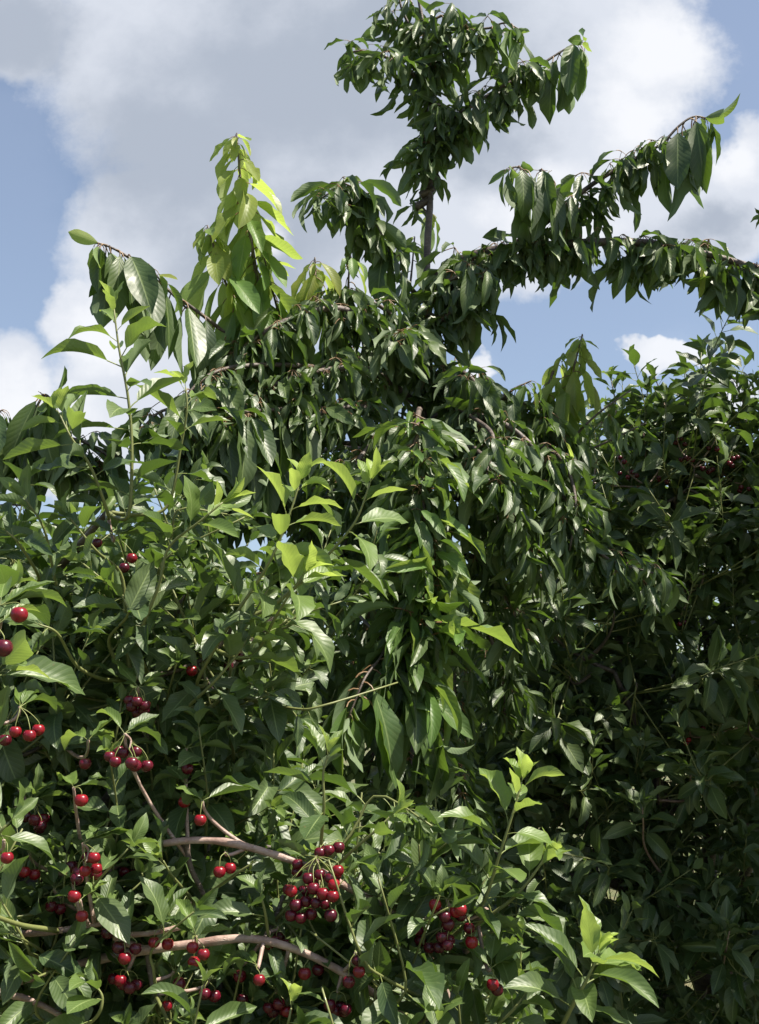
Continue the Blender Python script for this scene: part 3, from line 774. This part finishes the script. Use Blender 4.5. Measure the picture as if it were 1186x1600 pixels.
# right upright yellow-tipped shoots
TB([(860, 720, 3.1), (878, 640, 3.1), (895, 580, 3.1), (910, 522, 3.1)], .006, .002, shoot(gap=.011, L=.135, young=1.2, tip=1., s0=.0, spread=.5))
TB([(845, 680, 3.1), (858, 600, 3.12), (880, 552, 3.13)], .005, .002, shoot(gap=.018, L=.14, young=1.2, tip=1., s0=.2, spread=.4))
TB([(770, 640, 3.05), (800, 610, 3.0), (830, 595, 3.0)], .005, .002, shoot(gap=.03, L=.13, young=.25, tip=.5, s0=.2, spread=.25))
TB([(690, 640, D0), (705, 600, 3.3), (712, 555, 3.35)], .005, .002, shoot(gap=.035, L=.13, young=.8, tip=.6, s0=.4, spread=.3))
TB([(880, 700, 3.1), (930, 650, 3.05), (985, 610, 3.0)], .004, .002, limb(gap=.06, per=3, L=.10, s0=.3))
TB([(880, 720, 3.1), (950, 690, 3.05), (1010, 660, 3.0)], .004, .002, limb(gap=.06, per=3, L=.10, s0=.2))
# one leaf turned yellow under the right limb
lv = Leaves(); lv.add(T_SWEET, at(1094, 412, 2.9), DOWN + [.1, 0, 0], np.array([.2, -1, .2]), .085, .6, 1.2)
lf = lv.build("leaf", [M_SWEET, M_PETR], tree, base); lf['label'] = 'yellowed leaf under the right limb'
lv = Leaves(); lv.add(T_SWEET, at(878, 682, 2.85), DOWN + [.5, 0, 0], np.array([.2, -1, .4]), .075, .6, 1.1)
lf = lv.build("leaf", [M_SWEET, M_PETR], tree, base); lf['label'] = 'yellow leaf at the foot of the right upright shoot'

# ================================================================== sweet cherry tree at the left edge
D1 = 2.9
base1 = at(-190, 1140, D1); base1[2] = 0
tree1 = empty("sweet_cherry_tree", base1, 'sweet cherry tree mostly out of frame, its drooping leaves reaching in at the left edge', 'tree')
w = Wood(); w.tube(smooth([base1, base1 + [.02, 0, 1.0], at(-180, 900, D1), at(-170, 700, D1), at(-160, 500, D1)], 24), .05, .01, 10, 0, .1); w.build("trunk", [M_BARK], tree1, base1)
T1 = lambda pts, r0, r1, fl, **k: tree_branch(tree1, base1, P3(pts), r0, r1, fl, **k)
T1([(-178, 860, D1), (-80, 750, 2.85), (10, 705, 2.8), (70, 685, 2.8), (130, 690, 2.8), (180, 720, 2.8)], .010, .003, limb(gap=.016, per=6, L=.14, s0=.45, spread=.4))
T1([(40, 700, 2.8), (52, 650, 2.75), (68, 618, 2.72), (80, 622, 2.72)], .004, .002, shoot(gap=.014, L=.20, young=.3, tip=.3, s0=.2, spread=.22))
T1([(-178, 820, D1), (-70, 720, 2.8), (-20, 655, 2.75), (5, 640, 2.75)], .007, .002, shoot(gap=.035, L=.17, young=.15, tip=.3, s0=.6, spread=.3))
T1([(-175, 760, D1), (-60, 650, 2.8), (-10, 625, 2.75)], .005, .002, shoot(gap=.04, L=.12, young=.1, tip=.1, s0=.6, spread=.5))
T1([(-178, 900, D1), (-60, 810, 2.9), (0, 790, 2.85), (40, 790, 2.82)], .006, .002, shoot(gap=.05, L=.12, young=.3, tip=.4, s0=.6, spread=.4))


# ================================================================== random leafy branches for the bushy crowns
def crown_branches(tr, org, skel, spots, twig_len, n_twigs, rad, L, gap, tset, mats, leaf, updir, young, check, r_w=.004, twig_young=None):
    for (p, k) in spots:
        w = Wood(); lv = Leaves()
        a = nearest(skel, p)
        main = link_curve(a, p, updir(p), 10); skel.append(main); w.tube(main, max(.003, r_w * (1 + np.linalg.norm(p - a))), .003, 6, 0, .1)
        for j in range(n_twigs):
            q = p + rng.normal(size=3) * rad
            dr = unit(updir(q) + .55 * rng.normal(size=3))
            tip = q + dr * twig_len * U(.6, 1.3)
            st, _ = frame_at(main, U(.45, 1.0))
            tw = smooth([st, q * .7 + st * .3 + DOWN * .01, q, tip], 12)
            w.tube(tw, .0028, .0014, 5, 1)
            sour_shoot(lv, tw, .35, gap, L * U(.8, 1.1), young * U(.2, 1.3), tset, check, .5, .25)
        b = w.build("branch", list(mats), tr, org)
        if lv.items: lv.build("foliage", list(leaf), b, org)


# ================================================================== foreground sour cherry bush
base2 = at(-120, 1140, 2.0); base2[2] = 0
bush = empty("sour_cherry_tree", base2, 'bushy sour cherry tree full of red cherries in the foreground at lower left', 'tree')
w = Wood()
fork = at(-100, 1560, 2.0)
w.tube(smooth([base2, base2 + [.01, 0, .4], base2 + [.03, 0, .8], fork], 16), .045, .032, 10, 0, .1)
b3 = at(640, 1140, 2.0); b3[2] = 0
w.tube(smooth([base2 + [0, 0, .1], base2 * .6 + b3 * .4 + [0, 0, .45], at(560, 1800, 1.95), at(700, 1640, 1.85)], 20), .03, .012, 9, 0, .1)
w.build("trunk", [M_BARK], bush, base2)
SK = {}


def bl(key, pts, r0, r1, mat=0, name="limb", label=None, end=None, first=None):
    p = P3(pts)
    if first is not None: p = [first] + p
    p = smooth(p, 30); SK[key] = p
    w = Wood(); w.tube(p, r0, r1, 9, mat, .30, end)
    o = w.build(name, [M_BARK, M_TWIG, M_WOOD], bush, base2)
    if label: o['label'] = label
    return o


bl('a', [(-20, 1450, 1.9), (50, 1385, 1.88), (105, 1335, 1.9), (190, 1220, 2.05), (255, 1070, 2.1), (285, 920, 2.1)], .024, .007, 0, label='thick dark limb', first=fork)
bl('b', [(40, 1530, 1.75), (150, 1500, 1.71), (230, 1484, 1.67), (300, 1475, 1.665), (380, 1466, 1.665), (440, 1476, 1.665), (500, 1500, 1.67), (560, 1535, 1.68), (620, 1580, 1.7), (680, 1640, 1.75)], .0068, .0046, 1, label='grey arching limb', first=fork)
bl('c', [(-150, 1300, 2.1), (-90, 1120, 2.1), (0, 980, 2.05), (100, 880, 1.98), (168, 800, 1.88)], .016, .005, 0, first=fork)
bl('d', [(200, 1205, 2.05), (300, 1110, 2.05), (380, 1020, 2.05), (440, 950, 2.05)], .009, .004, 0)
bl('e', [(256, 1318, 1.70), (300, 1313, 1.70), (350, 1315, 1.70), (400, 1327, 1.70), (450, 1342, 1.70), (495, 1360, 1.71), (540, 1385, 1.73), (600, 1418, 1.75), (660, 1470, 1.8), (700, 1560, 1.85), (700, 1640, 1.85)], .0050, .0056, 1, label='broken limb with a cut end and pinkish bark', end=2)
bl('f', [(700, 1640, 1.85), (715, 1540, 1.8), (735, 1460, 1.74), (760, 1420, 1.70)], .010, .004, 1)
bl('g', [(230, 1484, 1.68), (180, 1465, 1.67), (235, 1458, 1.665), (290, 1447, 1.665)], .0045, .003, 1)
bl('h', [(-60, 1530, 1.68), (10, 1553, 1.655), (45, 1562, 1.655), (100, 1590, 1.66), (160, 1640, 1.7)], .0048, .0035, 1)
bl('i', [(10, 1460, 1.72), (80, 1456, 1.67), (120, 1449, 1.665), (160, 1444, 1.665)], .005, .003, 1)
bl('j', [(290, 1316, 1.72), (298, 1355, 1.73), (312, 1385, 1.74), (322, 1405, 1.75)], .0045, .003, 0)
bl('k', [(-170, 1480, 1.9), (-150, 1350, 1.7), (-140, 1180, 1.58), (-130, 980, 1.55), (-100, 880, 1.6)], .014, .005, 0, first=fork)
SKL = [v for k, v in SK.items() if k not in 'ej'] + [SK['e'][8:], SK['j'][6:]]


def bsh(pts, L, young, s0=.1, gap=.02, r0=.004, first=True, check=True, label=None, droop=.1):
    p = P3(pts)
    if first:
        a = nearest(SKL, p[0]); p = [a, (a + p[0]) / 2 + np.array([0, 0, -.01])] + p
        tot = plen(np.array(p)); s0 = s0 + (1 - s0) * (np.linalg.norm(p[2] - a) / tot)
    p = smooth(p, 26)
    w = Wood(); w.tube(p, r0, .0013, 6, 0)
    o = w.build("shoot", [M_STEM], bush, base2)
    if label: o['label'] = label
    lv = Leaves(); sour_shoot(lv, p, s0, gap * .85, L * .98, young, T_SOUR, check, .45, droop)
    lv.build("foliage", [M_SOUR, M_PET], o, base2)


POLY = [(-80, 900), (40, 905), (110, 900), (230, 890), (300, 930), (420, 960), (450, 1000), (400, 1060), (350, 1110), (340, 1180), (400, 1270), (480, 1350),
        (570, 1430), (660, 1500), (710, 1560), (760, 1640), (-80, 1640)]


def up2(p): return unit(np.array([.25, -.35, .75]))


spots = []
for layer, (n, d0, d1) in enumerate(((30, 1.72, 1.92), (36, 1.95, 2.25))):
    c = 0; pts = []
    for _ in range(6000):
        x, y = U(-80, 860), U(790, 1640)
        if not inside(POLY, x, y): continue
        if all((x - a) ** 2 + (y - b) ** 2 > (105 if layer == 0 else 80) ** 2 for a, b in pts):
            pts.append((x, y)); spots.append((at(x, y, U(d0, d1) + (1330 - y) / 1000 * .30), layer))
        if len(pts) >= n: break
deep = [(at(x + U(-25, 25), y + U(-25, 25), U(2.3, 2.7)), 2) for (x, y) in ((40, 930), (180, 930), (320, 980), (440, 1010), (30, 960), (170, 1000), (310, 1040), (400, 1080), (50, 1130), (200, 1180), (340, 1200), (430, 1270),
                                                                  (60, 1300), (210, 1340), (360, 1370), (480, 1420), (590, 1500), (120, 1500), (300, 1540), (470, 1560), (640, 1600))]
crown_branches(bush, base2, SKL, deep, .12, 13, .10, .095, .0140, T_SOURF, (M_BARK, M_STEM), (M_SOUR, M_PET), up2, .2, True)
crown_branches(bush, base2, SKL, spots, .12, 6, .065, .086, .0135, T_SOUR, (M_BARK, M_STEM), (M_SOUR, M_PET), up2, .24, True)

bsh([(202, 800, 1.80), (206, 700, 1.79), (200, 620, 1.78), (186, 545, 1.77), (178, 482, 1.77)], .104, .5, s0=.05, gap=.018, label='tall upright shoot against the sky')
bsh([(168, 800, 1.78), (142, 730, 1.74), (112, 685, 1.72), (92, 645, 1.72)], .09, .6, gap=.017)
bsh([(262, 790, 1.9), (282, 700, 1.88), (292, 640, 1.86), (290, 605, 1.86)], .09, .65, gap=.019)
bsh([(216, 1000, 1.78), (248, 915, 1.75), (264, 855, 1.74), (312, 815, 1.72), (348, 785, 1.72)], .088, .7, s0=.25, gap=.02, label='pale green shoot')
bsh([(310, 1060, 1.8), (362, 970, 1.75), (420, 880, 1.72), (450, 810, 1.71), (468, 755, 1.71)], .10, .8, gap=.018)
bsh([(470, 910, 1.85), (510, 870, 1.82), (555, 815, 1.8), (578, 755, 1.79)], .10, .8, gap=.02)
bsh([(400, 1020, 1.78), (430, 965, 1.74), (455, 925, 1.72), (472, 900, 1.71)], .105, .85, gap=.02)
bsh([(290, 1110, 1.8), (330, 1070, 1.75), (365, 1030, 1.74), (385, 1000, 1.74)], .10, .5, gap=.022)
bsh([(690, 1480, 1.76), (750, 1420, 1.7), (782, 1330, 1.67), (803, 1265, 1.66), (815, 1222, 1.66)], .098, .75, s0=.12, gap=.015, label='bright green shoot standing in front of the dark shade')
bsh([(735, 1452, 1.72), (800, 1405, 1.69), (838, 1360, 1.68), (850, 1340, 1.68)], .085, .6, s0=.3, gap=.022)
bsh([(840, 1680, 1.7), (890, 1580, 1.64), (922, 1520, 1.62), (934, 1490, 1.62)], .10, .75, s0=.3, gap=.011, first=False, label='bright leafy shoot tip at the bottom')
bsh([(500, 1330, 1.7), (506, 1260, 1.66), (505, 1210, 1.65), (512, 1180, 1.65)], .085, .4, gap=.016)
bsh([(-90, 1230, 1.5), (-40, 1190, 1.42), (-10, 1165, 1.4), (10, 1150, 1.4)], .105, .5, gap=.03, s0=.3)
bsh([(-80, 1130, 1.5), (-50, 1080, 1.4), (-20, 1060, 1.36), (0, 1050, 1.36)], .10, .5, gap=.035, s0=.3)
bsh([(-60, 1400, 1.45), (-30, 1340, 1.38), (0, 1300, 1.36), (14, 1285, 1.36)], .085, .2, gap=.024, s0=.4)
bsh([(-30, 1010, 1.5), (0, 960, 1.45), (20, 920, 1.45)], .085, .3, gap=.03, s0=.4)
bsh([(120, 1040, 1.75), (90, 990, 1.68), (60, 975, 1.66)], .085, .3, gap=.03, s0=.3)
bsh([(110, 1620, 1.65), (150, 1590, 1.58), (160, 1560, 1.57), (150, 1540, 1.57)], .085, .35, gap=.015, s0=.2)
bsh([(70, 1490, 1.7), (40, 1470, 1.6), (20, 1460, 1.58)], .09, .3, gap=.035, s0=.5)
bsh([(300, 1405, 1.75), (270, 1370, 1.68), (255, 1345, 1.66)], .082, .45, gap=.022, s0=.2)
bsh([(322, 1400, 1.75), (370, 1365, 1.69), (400, 1345, 1.68)], .085, .3, gap=.022, s0=.3)
bsh([(420, 1470, 1.68), (415, 1430, 1.64), (408, 1400, 1.63)], .08, .2, gap=.02, s0=.35)
bsh([(510, 1370, 1.72), (550, 1330, 1.68), (590, 1295, 1.66), (610, 1275, 1.66)], .088, .5, gap=.022, s0=.2)
bsh([(440, 1640, 1.66), (450, 1600, 1.6), (455, 1575, 1.6)], .075, .75, gap=.015, s0=.3)
bsh([(240, 1640, 1.66), (260, 1600, 1.62), (280, 1590, 1.62)], .08, .3, gap=.02, s0=.3)
bsh([(650, 1640, 1.72), (665, 1590, 1.66), (680, 1560, 1.65)], .085, .3, gap=.016, s0=.2)
bsh([(740, 1660, 1.74), (770, 1610, 1.68), (800, 1580, 1.66), (815, 1560, 1.66)], .09, .35, gap=.016, s0=.2)
bsh([(560, 1640, 1.7), (570, 1600, 1.66), (590, 1580, 1.65)], .08, .3, gap=.018, s0=.2)
bsh([(60, 900, 1.8), (30, 850, 1.72), (10, 830, 1.7)], .085, .25, gap=.024, s0=.2)
bsh([(90, 920, 1.85), (70, 830, 1.78), (40, 780, 1.75)], .085, .3, gap=.022, s0=.2)
bsh([(190, 900, 1.82), (150, 860, 1.76), (110, 810, 1.74)], .085, .3, gap=.022, s0=.2)
bsh([(170, 1000, 1.8), (200, 960, 1.74), (190, 930, 1.73)], .09, .35, gap=.026, s0=.2)

# ================================================================== sour cherry tree at the right
base4 = at(1090, 1140, 4.7); base4[2] = 0
rt = empty("sour_cherry_tree", base4, 'dense dark sour cherry tree in its own shade at the right edge', 'tree')
RP = [(905, 780), (960, 730), (1040, 720), (1100, 740), (1186, 725), (1320, 720), (1340, 1100), (1300, 1680), (700, 1680), (690, 1400),
      (690, 1200), (700, 1050), (760, 960), (840, 880), (900, 800)]
w = Wood(); tfork = at(1085, 1500, 4.6)
w.tube(smooth([base4, base4 + [.02, 0, .5], tfork], 14), .06, .045, 10, 0, .1); w.build("trunk", [M_BARK], rt, base4)
SK4 = []
for q in ([(1060, 1350, 4.5), (1000, 1150, 4.3), (960, 950, 4.2), (970, 780, 4.1)], [(1110, 1300, 4.5), (1110, 1050, 4.3), (1080, 850, 4.2), (1060, 700, 4.1)],
          [(1160, 1300, 4.6), (1200, 1050, 4.4), (1190, 850, 4.3), (1180, 700, 4.2)], [(1000, 1380, 4.4), (880, 1250, 4.2), (800, 1150, 4.1), (760, 1080, 4.1)],
          [(1050, 1420, 4.2), (960, 1380, 4.0), (880, 1370, 3.9), (800, 1380, 3.9)], [(1150, 1400, 4.3), (1200, 1250, 4.0), (1230, 1150, 3.9)],
          [(1050, 1300, 4.2), (1000, 1150, 3.9), (960, 1050, 3.8)], [(1120, 1250, 5.0), (1060, 1050, 5.3), (1000, 900, 5.4)]):
    p = smooth([tfork] + P3(q), 24); SK4.append(p)
    w = Wood(); w.tube(p, .03, .007, 8, 0, .12); w.build("limb", [M_BARK], rt, base4)
spots = []
for layer, (n, d0, d1, sep_) in enumerate(((36, 3.65, 3.95, 76), (36, 4.0, 4.5, 74), (28, 4.6, 5.4, 78))):
    pts = []
    for _ in range(8000):
        x, y = U(690, 1330), U(715, 1680)
        if not inside(RP, x, y): continue
        if all((x - a) ** 2 + (y - b) ** 2 > sep_ ** 2 for a, b in pts):
            pts.append((x, y)); spots.append((at(x, y, U(d0, d1)), layer))
        if len(pts) >= n: break


spots += [(at(x, y, U(4.2, 4.9)), 3) for (x, y) in ((900, 1090), (950, 1170), (990, 1120), (915, 1230), (870, 1170), (960, 1270), (1010, 1210), (840, 1090))]
spots += [(at(x, y, U(3.75, 4.3)), 4) for (x, y) in ((965, 830), (985, 735), (1035, 725), (1085, 730), (1130, 735), (1180, 728), (960, 800), (1060, 790), (1150, 790), (1010, 760), (1110, 770))]


def up4(p): return unit(np.array([-.1, -.35, .7]))


crown_branches(rt, base4, SK4, spots, .18, 7, .15, .118, .017, T_SOURF, (M_BARK, M_STEM), (M_SOUR, M_PET), up4, .15, True, .006)


def rsh(pts, L, young, gap=.025, s0=.15):
    p = P3(pts); a = nearest(SK4, p[0]); p = [a] + p; s0 += .25
    p = smooth(p, 20)
    w = Wood(); w.tube(p, .005, .0016, 6, 0); o = w.build("shoot", [M_TWIG], rt, base4)
    lv = Leaves(); sour_shoot(lv, p, s0, gap, L, young, T_SOUR, False, .6, .1); lv.build("foliage", [M_SOUR, M_PET], o, base4)


rsh([(985, 760, 3.95), (965, 680, 3.9), (962, 630, 3.88), (955, 595, 3.87)], .10, .4)
rsh([(1060, 740, 3.95), (1046, 660, 3.9), (1032, 615, 3.88), (1024, 590, 3.87)], .10, .1)
rsh([(1070, 700, 3.95), (1080, 660, 3.9), (1070, 630, 3.9)], .10, .1)
rsh([(1160, 740, 3.95), (1166, 660, 3.9), (1155, 610, 3.88), (1146, 592, 3.87)], .105, .15)
rsh([(1186, 740, 3.95), (1190, 660, 3.9), (1186, 610, 3.88)], .105, .15)
rsh([(1090, 760, 4.0), (1096, 700, 3.98), (1100, 670, 3.97)], .10, .85)
rsh([(1010, 780, 3.95), (1008, 700, 3.9), (1000, 650, 3.88)], .10, .2)
rsh([(930, 780, 3.95), (935, 700, 3.9), (940, 660, 3.88)], .10, .3)
rsh([(1130, 760, 3.95), (1120, 690, 3.9), (1110, 650, 3.88)], .10, .5)
rsh([(1010, 1330, 3.7), (1005, 1285, 3.55), (1004, 1262, 3.52)], .12, .05)
rsh([(1130, 1530, 3.8), (1135, 1480, 3.5), (1140, 1455, 3.45)], .12, .05)
rsh([(1070, 1250, 3.8), (1078, 1220, 3.55), (1080, 1210, 3.52)], .11, .05)

# ================================================================== the next row of the orchard
ROW = [(-60, 8.6, 3.15, 1.3, 'far orchard tree with fine foliage seen low at the left edge'), (330, 9.4, 3.3, 1.5, 'far orchard tree glimpsed through gaps between the middle tree and the foreground bush'),
       (780, 8.8, 3.3, 1.5, 'far orchard tree seen through gaps right of the hanging branch'), (1150, 9.2, 3.4, 1.5, 'far orchard tree behind the dark right tree')]
for (px, Y, H, rad, label) in ROW:
    b = at(px, 1140, Y); b[2] = 0
    t = empty("orchard_tree", b, label, 'tree', 'trees of the next orchard row')
    w = Wood(); sk = []
    w.tube(smooth([b, b + [.05, 0, .5], b + [0, 0, 1.1]], 10), .08, .05, 9, 0, .1)
    w.build("trunk", [M_BARK], t, b)
    for k in range(7):
        a = 6.28 * k / 7 + U(-.3, .3); tip = b + np.array([math.cos(a) * rad * .8, math.sin(a) * rad * .8, H * U(.62, .97)])
        p = smooth([b + [0, 0, 1.05], b + [math.cos(a) * rad * .4, math.sin(a) * rad * .4, H * .55], tip], 14); sk.append(p)
        w = Wood(); w.tube(p, .03, .006, 6, 0)
        lv = Leaves()
        for j in range(26):
            q, tn = frame_at(p, U(.15, 1)); q = q + rng.normal(size=3) * [.24, .24, .22]
            q[2] = min(q[2], H)
            dr = unit(rng.normal(size=3) * .6 + [0, -.2, .7])
            tw = smooth([q - dr * .05, q + dr * .1, q + dr * .26], 6); w.tube(tw, .004, .002, 4, 1)
            sour_shoot(lv, tw, .0, .019, .115, .2, T_SOURF, False, .6, .3)
        o = w.build("limb", [M_BARK, M_TWIG], t, b); lv.build("foliage", [M_SOUR, M_PET], o, b)


# ================================================================== the shading neighbour at the right, its twig tips just in the frame
b5 = np.array([2.45, 2.75, 0.0])
nb = empty("sour_cherry_tree", b5, 'neighbouring cherry tree outside the right edge, only its twig tips showing against the sky', 'tree')
w = Wood(); w.tube(smooth([b5, b5 + [.03, 0, .7], b5 + [0, 0, 1.6]], 10), .07, .05, 10, 0, .1); w.build("trunk", [M_BARK], nb, b5)
for k in range(18):
    a = 6.28 * k / 18 + U(-.2, .2); rr = U(.45, 1.3)
    tip = b5 + np.array([math.cos(a) * rr, math.sin(a) * rr, U(2.3, 4.5)])
    p = smooth([b5 + [0, 0, 1.5], b5 + [math.cos(a) * rr * .5, math.sin(a) * rr * .5, 2.3], tip], 14)
    w = Wood(); w.tube(p, .03, .006, 6, 0); lv = Leaves()
    for j in range(46):
        q, tn = frame_at(p, U(.25, 1)); q = q + rng.normal(size=3) * [.2, .2, .22]
        dr = unit(rng.normal(size=3) * .6 + [0, 0, .6]); tw = smooth([q - dr * .05, q + dr * .1, q + dr * .26], 6)
        if min(proj(x)[0] - .12 * F / x[1] for x in tw) < 1195: continue
        w.tube(tw, .004, .002, 4, 1); sour_shoot(lv, tw, .0, .02, .11, .2, T_SOURF, False, .6, .3)
    o = w.build("limb", [M_BARK, M_TWIG], nb, b5); lv.build("foliage", [M_SOUR, M_PET], o, b5)
for (q0, q1) in (((1330, 360, 2.9), (1205, 338, 2.9)), ((1330, 470, 2.8), (1196, 484, 2.8))):
    tip = at(*q1); st = at(*q0); w = Wood(); p = smooth([b5 + [-.1, 0, 2.4], st, tip], 12); w.tube(p, .012, .002, 6, 0)
    lv = Leaves(); sour_shoot(lv, p, .82, .022, .085, .15, T_SOUR, False, .6, .3)
    o = w.build("limb", [M_BARK], nb, b5); lv.build("foliage", [M_SOUR, M_PET], o, b5)


# ================================================================== the cherries themselves
def cherry_mesh(name, mat, r=0.0108):
    nu, nv = 20, 13
    V, Q = [], []
    for j in range(nv):
        th = math.pi * (0.02 + 0.96 * j / (nv - 1))
        for i in range(nu):
            a = 2 * math.pi * i / nu
            rr = math.sin(th) * (1 + .03 * math.cos(2 * a)); z = .95 * math.cos(th)
            if th < .75: z -= .30 * (1 - th / .75) ** 1.5          # stalk hollow
            rr *= 1 - .05 * math.cos(a) ** 8
            V.append((r * rr * math.cos(a), r * rr * math.sin(a), r * z))
    for j in range(nv - 1):
        for i in range(nu):
            a, b = j * nu + i, j * nu + (i + 1) % nu
            Q.append((a, a + nu, b + nu, b))
    o = quad_mesh(name, np.array(V), np.array(Q), [mat])
    return o


PROTO = {}


def make_cherry(kind, loc, parent, sc):
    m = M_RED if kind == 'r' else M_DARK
    if kind not in PROTO:
        o = cherry_mesh("cherry", m); PROTO[kind] = o.data
    else:
        o = bpy.data.objects.new("cherry", PROTO[kind]); COL.objects.link(o)
    o.location = tuple(loc); o.scale = (sc, sc, sc)
    if parent: o.parent = parent
    return o


def hang(lst, tr, org, skel, group, leaf_set, leafL, mature):
    for (label, an, dep, fr, grp) in lst:
        spur_w = Wood(); lv = Leaves()
        fx, fy = np.mean([f[0] for f in fr]), np.mean([f[1] for f in fr])
        A = at(an[0] * .7 + fx * .3, an[1] * .68 + fy * .32, dep + .012)
        a = nearest(skel, A, False)
        spur_w.tube(link_curve(a, A, np.array([.1, -.6, .5]), 9), .0032, .0022, 5, 0)
        for j in range(5):                                     # the spur's own leaves
            g = U(0, 6.28); out = np.array([math.cos(g), .5 + .5 * math.sin(g), U(.1, .9)])
            lv.add(leaf_set, A, out + [0, .3, 0], np.array([0, -.2, 1.]), leafL * U(.6, 1.), U(0, 1), mature * U(.3, 1.3), True)
        single = len(fr) == 1
        if not single:
            root = empty("cherry_cluster", A, label, 'cherries', grp or group)
        spine = None
        if len(fr) > 6:                                        # a long spur drooping through a heavy bunch
            lo = at(np.mean([f[0] for f in fr]), np.max([f[1] for f in fr]) - 26, dep + .012)
            spine = smooth([A, A * .5 + lo * .5 + [.004, .006, .002], lo], 10); spur_w.tube(spine, .002, .0012, 5, 0)
        for f in fr:
            kind = f[2]; C = at(f[0], f[1], dep + f[3]); sc = U(.75, .87) * (1.2 if dep < 1.4 else 1)
            c = make_cherry(kind, C - (0 if single else A), None if single else root, sc)
            if single:
                c['label'] = label; c['category'] = 'cherry'; c['group'] = grp or group
            ws = Wood(); T = np.array([0, 0, .0068])
            Ae = A
            if spine is not None:
                dd = np.linalg.norm(spine - (C + np.array([0, .005, .03])), axis=1); Ae = spine[int(np.argmin(dd))]
            e = (Ae - C) / sc
            mid = (T + e) / 2 + np.array([U(-.004, .004), U(-.004, .002), .006])
            ws.tube(smooth([T, T + [0, 0, .006], mid, e], 10), .0006, .0008, 5, 0)
            ws.build("stem", [M_FST], c)
        b = spur_w.build("spur", [M_TWIG], tr, org)
        if lv.items: lv.build("foliage", [M_SOUR, M_PET], b, org)


hang(FORE, bush, base2, SKL, 'cherries on the foreground tree', T_SOUR, .07, .4)
hang(RIGHT, rt, base4, SK4, 'small cherry clusters in the right tree', T_SOUR, .09, .1)
